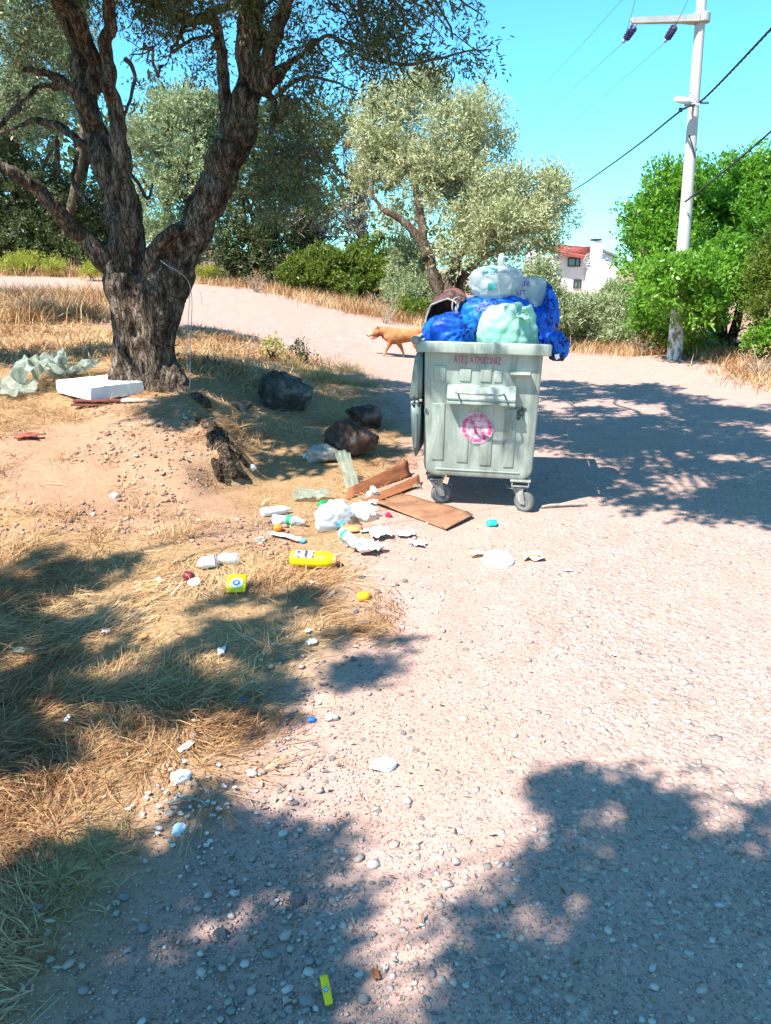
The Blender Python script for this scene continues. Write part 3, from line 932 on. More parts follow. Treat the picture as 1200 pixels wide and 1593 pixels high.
    me = fuse(mb, .0215, 2, .5)
    V = mesh_co(me); no = mesh_no(me)
    lean = V.copy()
    lean[:, 0] += .35 * (V[:, 2] - base[2]) * np.clip((V[:, 0] - base[0]) * 2, -1, 1) * -1
    ridge = 1 - np.abs(2 * fbm(lean * np.array([15, 15, 2.6]), 3, 91) - 1) * 2
    big = fbm(V * np.array([3.5, 3.5, 1.1]), 3, 92) - .5
    thick = np.clip((1.6 - (V[:, 2] - base[2])) / 1.6, .25, 1)
    V = V + no * ((ridge - .55) * .034 * (.35 + .65 * thick) + big * .085 * thick)[:, None]
    # hollows in the lower trunk
    for (px, py, Y, r_, dep) in ((192, 455, 7.75, .075, .11), (200, 425, 7.75, .05, .08), (197, 520, 7.72, .035, .07), (252, 560, 7.75, .04, .06)):
        c = at(px, py, Y)
        d2 = ((V[:, 0] - c[0]) / r_) ** 2 + ((V[:, 2] - c[2]) / (2.3 * r_)) ** 2
        V[:, 1] += dep * np.exp(-d2) * (V[:, 1] < 8.25)
    set_co(me, V - base); all_smooth(me)
    link('trunk', me, M_BARK, t)
    # crown: what hangs into the picture, and the roof above it that shades the road
    inpic = pxl([(470, 40, 7.6, 60, 60), (560, 30, 7.4, 70, 45), (640, 45, 7.2, 75, 45), (715, 70, 7.0, 62, 36), (600, 95, 7.3, 60, 30), (505, 110, 7.6, 50, 45), (450, 190, 7.8, 36, 60),
                 (500, 190, 7.7, 42, 55), (470, 265, 7.8, 60, 45), (530, 275, 7.7, 34, 34), (420, 300, 7.9, 40, 50), (270, 60, 8.2, 45, 45), (230, 25, 8.3, 45, 36), (310, 90, 8.4, 36, 30), (215, 90, 8.5, 30, 50),
                 (300, 10, 8.0, 60, 30), (60, 40, 9.4, 60, 50), (20, 130, 9.2, 40, 60), (350, -60, 7.6, 120, 70), (560, -50, 7.2, 150, 60), (150, -60, 8.2, 140, 70), (720, 0, 6.9, 60, 36)])
    # the roof: shade wanted on the ground -> leaf clumps up along the sun's direction
    roof = []
    def shade(px, py, h, rad, rz=.22):
        p0 = g(px, py)
        k = (h - p0[2]) / SUN.z
        c = p0 + np.array(SUN) * k
        roof.append((c[0], c[1], c[2], rad, rad, rz))
    rr = np.random.default_rng(33)
    for (px, py, h, rad) in [(880, 615, 5.2, .55), (960, 612, 5.2, .6), (1040, 622, 5.4, .55), (1110, 640, 5.4, .5), (1180, 650, 5.6, .5), (900, 665, 5.0, .42), (960, 680, 5.0, .5), (1040, 690, 5.1, .5), (1090, 700, 5.0, .35),
                             (1000, 655, 5.2, .3), (1120, 735, 5.0, .45), (1190, 745, 5.0, .45), (1050, 745, 4.9, .3), (880, 690, 4.9, .3), (1000, 725, 4.9, .22), (1170, 690, 5.2, .3), (920, 640, 5.1, .3), (1200, 700, 5.2, .4),
                             (1060, 770, 4.8, .2), (1130, 780, 4.8, .22), (850, 640, 5.0, .4), (1230, 640, 5.6, .5), (870, 600, 5.3, .5), (1000, 605, 5.3, .5), (930, 660, 5.1, .45), (1010, 675, 5.1, .45), (1070, 655, 5.2, .4), (860, 670, 5.0, .4), (940, 700, 4.9, .3), (1130, 670, 5.2, .35), (1000, 768, 4.8, .22), (1080, 760, 4.8, .28), (1160, 772, 4.8, .3), (1210, 770, 4.8, .3), (960, 745, 4.8, .2), (1110, 798, 4.7, .14), (1190, 800, 4.7, .15), (1020, 790, 4.7, .12), (600, 600, 5.2, .5), (520, 590, 5.2, .55), (430, 600, 5.2, .6), (400, 660, 5.0, .5), (470, 680, 4.9, .42), (360, 580, 5.4, .5), (330, 520, 5.6, .7),
                             (450, 720, 4.6, .3), (560, 700, 4.8, .35), (590, 650, 4.9, .3), (300, 640, 5.0, .4), (620, 620, 5.0, .35), (100, 495, 5.6, .7), (60, 555, 5.4, .7), (150, 545, 5.3, .6), (30, 470, 5.8, .8), (250, 520, 5.4, .55)]:
        shade(px, py, h, rad)
    # dapple on the trunk and the bin
    for (x, y, z, a) in [(-3.1, 7.2, 4.6, .55), (-2.6, 6.9, 5.0, .6), (-2.0, 6.9, 4.9, .55), (-3.8, 7.4, 4.8, .6), (-1.3, 6.6, 4.9, .5), (-3.3, 6.6, 5.2, .6), (-2.3, 6.3, 5.3, .5), (-4.3, 7.9, 4.9, .6), (-3.6, 7.0, 4.2, .35), (-2.5, 7.5, 4.6, .4), (-4.0, 6.9, 4.9, .4), (-3.5, 7.3, 5.3, .4), (-3.7, 6.3, 5.6, .45)]:
        roof.append((x, y, z, a, a, .3))
    p1, t1 = leaves(inpic, 36000, .060, .016, 101, per=14, twig=.26, up=-.15, shell=.1, gap=.47, gapf=2.4, out=.5, spread=.7)
    p2, t2 = leaves(roof, 115000, .115, .050, 102, per=14, twig=.22, up=.1, shell=.0, gap=.41, gapf=2.6, out=.4)
    v, tt, q = join3([p1, p2])
    link('crown', mesh_tri('crown', v - base, tt, False, q), M_OLIVE, t)
    tb = MB()
    twig_tubes(tb, *t1, every=5, rad=.003, back=.14)
    # thin boughs carrying the sprays
    rb = np.random.default_rng(77)
    skel = V
    lum = np.array(inpic + roof)
    for i, c in enumerate(lum):
        q = skel[np.argmin(((skel - c[:3]) ** 2).sum(1))]
        e = c[:3] + rb.normal(0, .2, 3) * c[3:6]
        mid = (q + e) / 2 + np.array([*rb.normal(0, .12, 2), .12])
        d = np.linalg.norm(e - q)
        if d > 3.2: continue
        limb(tb, [(*q, .014 + .012 * d), (*mid, .010 + .006 * d), (*e, .006)], 6, 6, .08, i)
        for k in range(4):
            e2 = c[:3] + unit(rb, 1)[0] * c[3:6] * .85
            m2 = (mid + e2) / 2 + rb.normal(0, .08, 3)
            limb(tb, [(*mid, .009), (*m2, .006), (*e2, .003)], 5, 5, .06, i * 5 + k)
    # named sprays against the sky
    for pts in ([(560, -40, 7.4, 8), (562, 20, 7.3, 8), (582, 70, 7.25, 7), (602, 96, 7.2, 6), (650, 100, 7.1, 5), (700, 84, 7.0, 4), (760, 72, 6.9, 2)],
                [(430, 150, 7.7, 7), (470, 122, 7.6, 6), (520, 128, 7.5, 4), (556, 140, 7.45, 3)], [(412, 250, 7.7, 6), (440, 240, 7.7, 6), (470, 260, 7.7, 4), (500, 300, 7.7, 3)],
                [(205, 270, 8.1, 6), (230, 310, 8.2, 5), (236, 285, 8.2, 3)], [(196, 90, 8.2, 8), (210, 120, 8.3, 6), (200, 160, 8.3, 5), (192, 196, 8.3, 4)]):
        limb(tb, [ptr(*q) for q in pts], 6, 6, .02, 5)
    tb.build('twigs', M_TWIG, t)
    return t
main_olive()

# wire tied round the trunk, its ends hanging to the ground
def hanging_wire():
    P = [at(250, 405, 7.55), at(262, 414, 7.48), at(280, 424, 7.46), at(294, 440, 7.6), at(299, 470, 7.6), at(297, 520, 7.6), at(296, 570, 7.6), at(296, 612, 7.6)]
    P2 = [at(296, 452, 7.58), at(293, 500, 7.6), at(291, 545, 7.6), at(292, 580, 7.6)]
    mb = MB(); mb.add(*tube(cr_path(P, 6), .0038, 6)); mb.add(*tube(cr_path(P2, 6), .0034, 6))
    o = mb.build('hanging_wire', pm('grey_wire', (.40, .37, .33), .3, 20, .6, 0))
    tag(o, 'thin grey wire looped over the fork of the big olive and hanging down', 'wire')
hanging_wire()

# ---- the tree beside the camera whose crown shades the foreground
def shade_tree():
    base = np.array([-4.6, -.4, float(hz(-4.6, -.4)[0])])
    t = thing('olive_tree', 'olive tree left of the viewer, out of frame, its crown shading the foreground', 'tree', base)
    lum = []
    def sh(px, py, h, rad, rz=.16, stretch=1.0):
        p0 = g(px, py)
        c = p0 + np.array(SUN) * ((h - p0[2]) / SUN.z)
        lum.append((c[0], c[1], c[2], rad * stretch, rad, rz))
    # bottom right
    for (px, py, h, r_) in [(800, 1470, 4.2, .20), (900, 1440, 4.2, .19), (1000, 1420, 4.2, .20), (1100, 1430, 4.2, .19), (1180, 1450, 4.2, .2), (860, 1540, 4.2, .22), (980, 1520, 4.2, .24), (1100, 1540, 4.2, .24), (1200, 1560, 4.2, .24), (800, 1565, 4.2, .10),
                            (1250, 1430, 4.3, .22), (900, 1620, 4.2, .25), (1060, 1640, 4.2, .28), (1220, 1660, 4.2, .3), (760, 1670, 4.2, .16), (880, 1225, 4.4, .08), (920, 1260, 4.4, .11), (1000, 1270, 4.4, .13), (1050, 1235, 4.4, .12), (990, 1330, 4.4, .11),
                            (1020, 1300, 4.4, .1), (900, 1330, 4.3, .07), (1160, 1330, 4.4, .09), (1110, 1345, 4.4, .07), (1195, 1290, 4.4, .08), (840, 1380, 4.3, .08), (960, 1240, 4.4, .08), (1100, 1390, 4.3, .1), (1200, 1390, 4.3, .12), (1010, 1375, 4.3, .1), ]:
        sh(px, py, h, r_)
    # bottom left
    for (px, py, h, r_) in [(330, 1290, 4.2, .12), (390, 1330, 4.2, .15), (300, 1360, 4.2, .14), (450, 1360, 4.2, .13), (500, 1420, 4.2, .12), (520, 1480, 4.2, .10), (250, 1430, 4.2, .06), (180, 1400, 4.2, .13), (470, 1520, 4.2, .11), (400, 1480, 4.2, .12), (330, 1540, 4.2, .12),
                            (100, 1350, 4.2, .15), (40, 1390, 4.2, .18), (60, 1480, 4.2, .17), (20, 1560, 4.2, .18), (130, 1580, 4.2, .09), (220, 1580, 4.2, .16), (420, 1580, 4.2, .18), (520, 1570, 4.2, .09), (330, 1630, 4.2, .2), (480, 1650, 4.2, .16), (170, 1660, 4.2, .22), (30, 1660, 4.2, .22), (490, 1320, 4.2, .07), (20, 1440, 4.2, .14), (300, 1250, 4.2, .07)]:
        sh(px, py, h, r_)
    # left middle
    for q in ((-1.45, 3.85, 4.7), (-1.2, 3.95, 4.75), (-1.0, 3.8, 4.7), (-1.3, 3.70, 4.6), (-1.55, 4.0, 4.6)): lum.append((*q, .085, .085, .06))
    nlm = len(lum)
    for (px, py, h, r_) in [(40, 1000, 4.6, .32), (110, 1010, 4.6, .22), (-40, 930, 4.7, .34), (60, 930, 4.7, .2), (150, 960, 4.6, .16), (10, 1090, 4.5, .25), (110, 1090, 4.5, .2), (40, 1165, 4.5, .17), (-60, 1100, 4.5, .3), (200, 1080, 4.5, .12), (130, 895, 4.7, .16), (60, 885, 4.7, .16), (180, 880, 4.7, .10),
                            (300, 1030, 4.6, .17), (370, 1040, 4.6, .15), (340, 1090, 4.5, .11), (290, 1075, 4.5, .13), (420, 1085, 4.5, .11), (380, 985, 4.6, .14), (400, 930, 4.7, .15), (460, 935, 4.7, .13), (350, 955, 4.7, .11), (440, 1020, 4.6, .08), (580, 1020, 4.6, .11), (560, 1045, 4.6, .09), (610, 1005, 4.6, .07), (510, 1000, 4.6, .05), (420, 1120, 4.5, .08), (250, 1120, 4.5, .08), (-120, 1000, 4.6, .4), (80, 870, 4.8, .14), (-60, 1180, 4.4, .2), (400, 1065, 4.5, .07)]:
        sh(px, py, h, r_)
    lum[nlm:] = [(c[0], c[1], c[2], c[3] * 1.22, c[4] * 1.22, c[5]) for c in lum[nlm:]]
    # the rest of the crown, behind
    rr = np.random.default_rng(8)
    fill = []
    for i in range(26):
        a = rr.uniform(0, 6.28); d = rr.uniform(.3, 2.6)
        fill.append((base[0] + d * .6 * math.cos(a) - 1.2, base[1] + d * .6 * math.sin(a) - 1.9, rr.uniform(3.6, 5.8), .7, .7, .5))
    p1, t1 = leaves(lum, 62000, .064, .027, 201, per=10, twig=.07, up=.0, shell=.0, gap=.47, gapf=7.5, out=.3)
    p2, t2 = leaves(fill, 9000, .08, .022, 202, per=12, up=.2)
    v, tt, q = join3([p1, p2])
    link('crown', mesh_tri('crown', v - base, tt, False, q), M_OLIVE, t)
    mb = MB()
    fork = base + np.array([.2, .3, 1.7])
    limb(mb, [(*(base - [0, 0, .2]), .36), (*(base + [.05, .1, .7]), .27), (*fork, .24)], 14, 8, .05, 1)
    ends = []
    for i, (x, y, z) in enumerate([(-3.0, -.6, 3.6), (-4.3, 2.2, 4.2), (-2.9, -1.4, 3.9), (-5.6, 1.0, 3.9), (-5.4, -2.0, 3.8), (-3.6, .8, 3.9)]):
        e = np.array([x, y, z])
        m_ = (fork + e) / 2 + np.array([0, 0, .35])
        limb(mb, [(*fork, .09), (*m_, .035), (*e, .014)], 9, 8, .10, 20 + i); ends.append(cr_path(np.array([fork, m_, e]), 8))
    sk = np.concatenate(ends)
    for i, c in enumerate(lum + fill):
        if i % 2: continue
        c = np.array(c); q = sk[np.argmin(((sk - c[:3]) ** 2).sum(1))]
        limb(mb, [(*q, .008), (*((q + c[:3]) / 2 + rr.normal(0, .1, 3)), .006), (*c[:3], .003)], 5, 5, .06, i)
    mb.build('trunk', M_BARK2, t)
shade_tree()

# ---- middle olive behind the bin
plant('olive_tree', 'tall silvery olive tree rising behind the overfull bin', 'tree',
      pxl([(665, 190, 22, 70, 62), (610, 230, 22.3, 55, 55), (735, 195, 21.6, 52, 50), (700, 260, 21.3, 60, 50), (755, 245, 21.8, 35, 40), (640, 290, 21.5, 48, 40), (690, 340, 21.0, 40, 36), (815, 310, 20.6, 55, 42), (790, 350, 20.2, 55, 40), (850, 320, 21, 32, 38),
           (760, 370, 20.2, 50, 36), (820, 380, 20.4, 45, 34), (720, 400, 20.3, 40, 24), (590, 180, 22.6, 30, 40), (650, 150, 22.4, 45, 25), (570, 300, 22.5, 28, 36), (860, 290, 21, 20, 22), (640, 240, 22, 50, 50), (720, 300, 21, 60, 50), (760, 300, 21, 50, 50), (600, 270, 22, 45, 45), (680, 230, 21.5, 70, 60), (840, 350, 20.8, 40, 45), (740, 340, 20.6, 50, 40), (625, 340, 21.8, 36, 30)]),
      92000, .115, .032, M_SILVER, 301, base=g(690, 505),
      stems=[[ptr(686, 500, 20.6, 28), ptr(680, 440, 20.6, 21), ptr(664, 395, 20.6, 16), ptr(640, 355, 20.7, 13), ptr(606, 330, 20.9, 9), ptr(590, 318, 21, 6), ptr(578, 296, 21.2, 6), ptr(582, 262, 21.5, 3), ptr(575, 240, 21.7, 1.5)],
             [ptr(664, 400, 20.6, 18), ptr(656, 360, 20.8, 15), ptr(650, 310, 21, 12), ptr(640, 270, 21.2, 9), ptr(625, 230, 21.6, 6)],
             [ptr(696, 490, 20.5, 26), ptr(700, 445, 20.4, 18), ptr(716, 400, 20.3, 13), ptr(735, 350, 20.6, 9), ptr(742, 260, 21, 5)],
             [ptr(712, 490, 20.6, 20), ptr(716, 440, 20.6, 13), ptr(740, 412, 20.6, 9), ptr(790, 370, 20.6, 7), ptr(830, 320, 20.8, 4)],
             [ptr(650, 330, 20.9, 10), ptr(670, 280, 21.2, 9), ptr(690, 220, 21.6, 6), ptr(680, 170, 22, 3)]],
      per=16, twig=.42, up=.5, shell=.35, gap=.35, gapf=1.15, branches=120)
# bare grey thicket left of it
def bare_tree(name, label, base, lumps, n, seed, mat):
    t = thing(name, label, 'tree', base)
    mb = MB(); r = np.random.default_rng(seed)
    lum = np.array(lumps)
    top = lum[:, :3].mean(0)
    limb(mb, [(*(base - [0, 0, .1]), .09), (*((base + top) / 2 + [.1, 0, 0]), .06), (*top, .03)], 7, 8, .1, seed)
    mb.build('trunk', mat, t)
    tb = MB()
    sk = cr_path(np.array([base, (base + top) / 2, top]), 10)[8:]
    for i in range(n):
        c = lum[r.integers(len(lum))]
        e = c[:3] + unit(r, 1)[0] * c[3:6] * r.uniform(.3, 1) ** .5
        q = sk[r.integers(len(sk))]
        m_ = (q + e) / 2 + r.normal(0, .2, 3) + [0, 0, .12]
        limb(tb, [(*q, .018), (*m_, .012), (*e, .006)], 4, 5, .08, i)
        for k in range(3):
            e2 = m_ + (e - m_) * r.uniform(.3, 1) + r.normal(0, .25, 3) + [0, 0, .1]
            tb.add(*tube([m_ + (e - m_) * .3, (m_ + e2) / 2 + r.normal(0, .05, 3), e2], [.008, .006, .004], 3, False))
    tb.build('twigs', mat, t)
M_GREYTWIG = pm('grey_twig', (.38, .34, .33), .35, 10, .95, 0)
bare_tree('bare_tree', 'leafless pale grey tree between the two olives', g(560, 470) + np.array([0, 2.5, 0]), pxl([(556, 215, 24, 34, 40), (570, 270, 24, 34, 50), (545, 330, 24, 30, 40)]), 75, 321, M_GREYTWIG)
bare_tree('bare_shrub', 'brown dead branches above the round green shrubs', g(480, 455) + np.array([0, 2.2, 0]), pxl([(485, 355, 23.2, 50, 34), (540, 350, 23.2, 45, 28), (440, 350, 23.0, 36, 34)]), 85, 322, M_DRYTWIG)

# ---- shrubs along the far verge
S3 = dict(crown_name='foliage', stem_name='stem')
plant('shrub', 'rounded bright green shrub, the left one behind the far verge', 'shrub', pxl([(500, 425, 22.6, 50, 36), (470, 432, 22.4, 30, 26), (535, 420, 22.8, 36, 30), (505, 448, 22.2, 44, 24)]), 26000, .085, .045, M_MASTIC, 331, base=g(505, 470) + np.array([0, .9, 0]), per=14, twig=.2, up=.5, shell=.5, gap=.33, gapf=1.8, **S3)
plant('shrub', 'yellowish green shrub just right of the rounded bright green one', 'shrub', pxl([(585, 405, 23.0, 38, 34), (560, 430, 22.4, 30, 32), (600, 440, 22.4, 32, 30), (575, 460, 22, 40, 20)]), 24000, .085, .045, M_MASTIC, 332, base=g(585, 488) + np.array([0, .9, 0]), per=14, twig=.2, up=.5, shell=.5, gap=.33, gapf=1.8, **S3)
plant('shrub', 'pale sage green shrub at the foot of the silvery olive', 'shrub', pxl([(640, 420, 21.8, 32, 40), (628, 455, 21.4, 32, 30), (655, 470, 21.0, 40, 24)]), 18000, .10, .028, M_SAGE, 333, base=g(645, 500) + np.array([0, .8, 0]), per=14, twig=.3, up=.6, shell=.4, gap=.33, gapf=1.6, **S3)
plant('shrub', 'small mid green shrub behind the dog', 'shrub', pxl([(655, 490, 19.8, 26, 16), (632, 485, 20.2, 22, 16)]), 5000, .08, .04, M_MASTIC, 334, base=g(650, 507) + np.array([0, .4, 0]), per=12, twig=.18, up=.5, **S3)
plant('olive_tree', 'dark leafy tree filling the gap behind the right limb', 'tree', pxl([(440, 230, 19.5, 70, 60), (480, 300, 19.2, 60, 45), (400, 310, 19.0, 60, 60), (380, 390, 18.6, 50, 44), (440, 385, 19.4, 50, 40), (350, 220, 20, 60, 60), (420, 430, 19.6, 60, 25), (340, 400, 19, 40, 36), (500, 210, 20, 40, 50)], 4.2),
      48000, .12, .038, M_DARK, 335, base=g(400, 450) + np.array([0, 2.2, 0]), per=14, twig=.35, up=-.05, shell=.3, gap=.38, gapf=1.4, branches=60)
plant('olive_tree', 'greyish green olive seen between the two stems of the big olive', 'tree', pxl([(265, 230, 18.5, 70, 60), (240, 320, 18.2, 60, 55), (300, 290, 18.0, 55, 60), (260, 390, 18, 50, 40), (310, 370, 18.2, 36, 40), (290, 180, 19, 60, 40)], 5),
      48000, .115, .034, M_SAGE, 336, base=g(265, 440) + np.array([0, 2., 0]), per=14, twig=.3, up=.2, shell=.35, gap=.36, gapf=1.5, branches=60)
plant('olive_tree', 'pale sunlit olive at the left edge of the photo', 'tree', pxl([(25, 60, 17, 70, 70), (70, 110, 17.4, 60, 55), (-40, 140, 17, 80, 80), (30, 180, 17.2, 60, 50), (90, 190, 17.6, 45, 45), (60, 20, 17.5, 60, 50), (115, 60, 18, 40, 60)], 6.5),
      46000, .12, .035, M_SAGE, 337, base=g(20, 432) + np.array([0, 2.5, 0]), per=14, twig=.34, up=.3, shell=.35, gap=.38, gapf=1.3, branches=60)
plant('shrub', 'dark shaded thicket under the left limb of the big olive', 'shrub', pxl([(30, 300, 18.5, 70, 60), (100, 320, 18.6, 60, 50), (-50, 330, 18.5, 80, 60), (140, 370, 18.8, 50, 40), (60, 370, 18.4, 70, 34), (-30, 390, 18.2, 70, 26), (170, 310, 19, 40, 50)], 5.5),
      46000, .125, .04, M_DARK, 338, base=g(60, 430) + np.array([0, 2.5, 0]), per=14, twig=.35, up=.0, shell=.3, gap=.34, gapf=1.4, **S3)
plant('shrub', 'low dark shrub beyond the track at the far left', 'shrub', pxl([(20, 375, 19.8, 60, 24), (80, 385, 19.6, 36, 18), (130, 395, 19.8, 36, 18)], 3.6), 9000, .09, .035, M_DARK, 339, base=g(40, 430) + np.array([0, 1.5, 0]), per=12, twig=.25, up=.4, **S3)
plant('shrub', 'yellow green tuft beside the track at the far left', 'shrub', pxl([(50, 412, 18.8, 34, 14), (30, 420, 18.4, 26, 10), (80, 420, 18.6, 20, 9)], 3.4), 6000, .12, .018, M_YELLOW, 340, base=g(50, 428), per=12, twig=.2, up=.8, shell=.1, **S3)
plant('shrub', 'yellow green tuft seen under the fork of the big olive', 'shrub', pxl([(140, 425, 18.6, 14, 9), (320, 428, 20, 18, 14)], 2.5), 3000, .12, .018, M_YELLOW, 341, base=g(140, 436), per=12, twig=.2, up=.8, shell=.1, **S3)
# right of the bin
plant('olive_tree', 'young silvery olive left of the house', 'tree', pxl([(838, 434, 17.6, 16, 18), (858, 476, 17.6, 22, 20), (840, 464, 17.6, 22, 26), (872, 495, 17.4, 32, 24)]), 20000, .10, .026, M_SAGE, 351, base=g(872, 545) + np.array([0, .4, 0]), per=14, twig=.28, up=.6, shell=.3, gap=.34, gapf=1.5, sat=1)
plant('shrub', 'grey green bushy olive shrub in front of the house', 'shrub', pxl([(945, 482, 18.6, 40, 30), (925, 500, 18.0, 40, 30), (975, 495, 18.0, 36, 34), (955, 525, 17.6, 44, 18), (962, 464, 18.8, 26, 18), (990, 520, 17.6, 26, 22)]), 30000, .095, .025, M_SAGE, 352, base=g(955, 550) + np.array([0, 1.2, 0]), per=14, twig=.28, up=.7, shell=.3, gap=.32, gapf=1.6, sat=1, **S3)
plant('shrub', 'yellow green bush at the verge right of the blue bags', 'shrub', pxl([(895, 512, 18.4, 26, 16), (920, 520, 18.0, 22, 12)]), 7000, .10, .02, M_YELLOW, 353, base=g(900, 545) + np.array([0, .8, 0]), per=12, twig=.25, up=.9, shell=.1, **S3)
plant('shrub', 'yellow green bush behind the foot of the utility pole', 'shrub', pxl([(1030, 528, 16.6, 24, 22), (1072, 545, 15.8, 14, 14), (1012, 518, 17, 18, 14)]), 8000, .09, .02, M_YELLOW, 354, base=g(1032, 556) + np.array([0, .7, 0]), per=12, twig=.25, up=.9, shell=.1, **S3)
plant('leafy_tree', 'large bright green leafy tree wrapping the utility pole', 'tree',
      pxl([(1050, 310, 17.2, 50, 45), (1020, 350, 17, 45, 45), (1110, 300, 17.2, 55, 48), (1170, 290, 17, 50, 45), (1000, 400, 16.8, 36, 40), (1050, 395, 16.6, 50, 45), (1120, 380, 16.2, 60, 60), (1190, 360, 16.6, 60, 60), (1060, 448, 14.3, 46, 34), (1075, 480, 14.5, 40, 22), (1020, 465, 16, 34, 36), (1110, 455, 15.2, 50, 44),
           (1170, 450, 16, 60, 60), (1090, 500, 15.2, 46, 26), (1140, 505, 15.6, 46, 28), (1240, 320, 17, 60, 60), (1250, 430, 17, 60, 70), (1085, 425, 14.4, 34, 22), (1195, 520, 15.4, 40, 30), (1150, 535, 15.2, 34, 20), (1190, 545, 15.0, 40, 18), (1085, 525, 15.8, 30, 20), (1025, 495, 16.4, 34, 26), (1010, 440, 16.6, 34, 34), (1130, 430, 15.6, 60, 50), (1070, 360, 17, 60, 50), (1140, 330, 16.8, 60, 50), (1035, 425, 14.6, 36, 18), (1080, 340, 17.2, 40, 40)]),
      82000, .10, .046, M_GREEN, 361, base=g(1125, 562) + np.array([0, 1.6, 0]),
      stems=[[ptr(1125, 565, 16.6, 22), ptr(1122, 500, 16.6, 18), ptr(1110, 440, 16.6, 14), ptr(1090, 360, 16.8, 9), ptr(1080, 300, 17, 4)], [ptr(1130, 560, 16.6, 18), ptr(1150, 480, 16.6, 13), ptr(1175, 400, 16.6, 10), ptr(1180, 300, 16.8, 4)], [ptr(1118, 520, 16.6, 12), ptr(1070, 460, 16.4, 9), ptr(1020, 400, 16.6, 4)]],
      per=13, twig=.3, up=.35, shell=.35, gap=.37, gapf=1.5, branches=110)
plant('leafy_tree', 'olive brown tree at the right edge of the photo', 'tree', pxl([(1195, 440, 14.2, 30, 34), (1215, 400, 14.4, 34, 34), (1200, 490, 14.0, 30, 26), (1230, 460, 14, 40, 50)]), 14000, .08, .03, M_MASTIC, 362, base=g(1215, 575) + np.array([0, .4, 0]), per=13, twig=.25, up=.3, shell=.3, gap=.36, gapf=2)
plant('shrub', 'bright green low bush under the tree at the right edge', 'shrub', pxl([(1190, 530, 13.9, 24, 16), (1215, 525, 13.8, 24, 20)]), 5000, .08, .035, M_GREEN, 363, base=g(1200, 562), per=12, twig=.2, up=.5, **S3)
def dry_weed(px, py, n, seed, label, hgt=.5):
    p0 = g(px, py); t = thing('dry_weed', label, 'weed', p0)
    r = np.random.default_rng(seed); mb = MB()
    for i in range(n):
        a = r.uniform(0, 6.28); e = p0 + np.array([math.cos(a) * r.uniform(.1, .35) * hgt * 2, math.sin(a) * .3 * hgt * 2, r.uniform(.4, 1) * hgt])
        limb(mb, [(*(p0 - [0, 0, .03]), .006), (*((p0 + e) / 2 + r.normal(0, .04, 3)), .005), (*e, .003)], 4, 4, .03, i)
    mb.build('stem', M_DRYTWIG, t)
    lv, _ = leaves([(p0[0], p0[1], p0[2] + .6 * hgt, .3 * hgt * 2, .3 * hgt * 2, .4 * hgt)], 260, .05, .015, seed, per=8, twig=.1, gap=0)
    link('leaf', mesh_tri('leaf', lv[0] - p0, lv[1], False, lv[2]), M_STRAW, t)['kind'] = 'stuff'
dry_weed(1185, 590, 26, 371, 'dry twiggy weed on the verge at the right edge', .55)
dry_weed(1000, 553, 22, 372, 'dry brown weed under the grey green bushy shrub', .5)
dry_weed(600, 503, 18, 373, 'tall bleached weed stalks on the verge behind the dog', .75)
dry_weed(400, 455, 26, 374, 'pale seed heads standing on the verge at the bend', .5)
# small green weeds on the near side of the track
for (px, py, lab, s) in ((472, 566, 'small dark green weed sprig above the dark boulder', 381), (425, 560, 'small yellow weed sprig beside the track', 382), (250, 596, 'grey green weed growing against the trunk of the big olive', 383)):
    p0 = g(px, py)
    plant('weed', lab, 'weed', [(p0[0], p0[1], p0[2] + .15, .13, .13, .10)], 260, .06, .022, M_DARK if s == 381 else (M_YELLOW if s == 382 else M_SAGE), s, base=p0, per=8, twig=.12, up=.6, gap=0, **S3)
# woodland behind everything
wl = []
rw = np.random.default_rng(99)
for i in range(60):
    x = -46 + i * 1.05 + rw.uniform(-.5, .5)
    y = 31 + rw.uniform(-2, 3) + .1 * abs(x)
    hgt = 2.6 + rw.uniform(-.5, 1.2) + (2.4 if x < -1.2 else 0)
    if x > 4.5: continue
    z = float(hz(x, y)[0]); wl.append((x, y, z + hgt * .5, 1.5, 1.3, hgt * .62))
lv, _ = leaves(wl, 40000, .27, .12, 401, per=12, twig=.5, up=.4, shell=.4, gap=.3, gapf=.8)
tag(link('woodland', mesh_tri('woodland', lv[0], lv[1], False, lv[2]), M_DARK), 'dense olive scrub far behind the track', 'woodland', kind='stuff')

# ------------------------------------------------------------------ the waste container
def bin_paint(name, c, c2, dirt, scale=3):
    m, nt, out = new_mat(name)
    f = ramp(nt, noise(nt, scale, 5, .6), [(.35, (0, 0, 0)), (.65, (1, 1, 1))])
    col_ = mixc(nt, f, c, c2)
    st = ramp(nt, noise(nt, 1.0, 6, .7, 'Object', (9, 9, 1.3), dist=.8), [(.44, (0, 0, 0)), (.70, (.8, .8, .8))])
    col_ = mixc(nt, st, col_, dirt)
    sp_ = ramp(nt, noise(nt, 70, 3, .6), [(.62, (0, 0, 0)), (.74, (.55, .55, .55))])
    col_ = mixc(nt, sp_, col_, dirt)
    b = bump(nt, noise(nt, 4, 3, .5), .25, .03); b = bump(nt, noise(nt, 60, 3, .6), .12, .004, b)
    nt.links.new(prin(nt, col_, .46, .45, .12, b), out.inputs[0])
    return m
M_BIN = bin_paint('galvanised_pale_green', (.365, .405, .345), (.28, .33, .28), (.12, .14, .118))
M_LID = bin_paint('dark_green_metal', (.15, .19, .175), (.10, .135, .12), (.055, .07, .062))
M_BINMETAL = bin_paint('worn_steel', (.36, .37, .34), (.26, .26, .23), (.10, .085, .07), 6)
M_RUBBER = pm('grey_rubber', (.13, .135, .13), .3, 12, .8, .1)
M_HUB = pm('cast_hub', (.34, .345, .34), .3, 14, .5, .1)

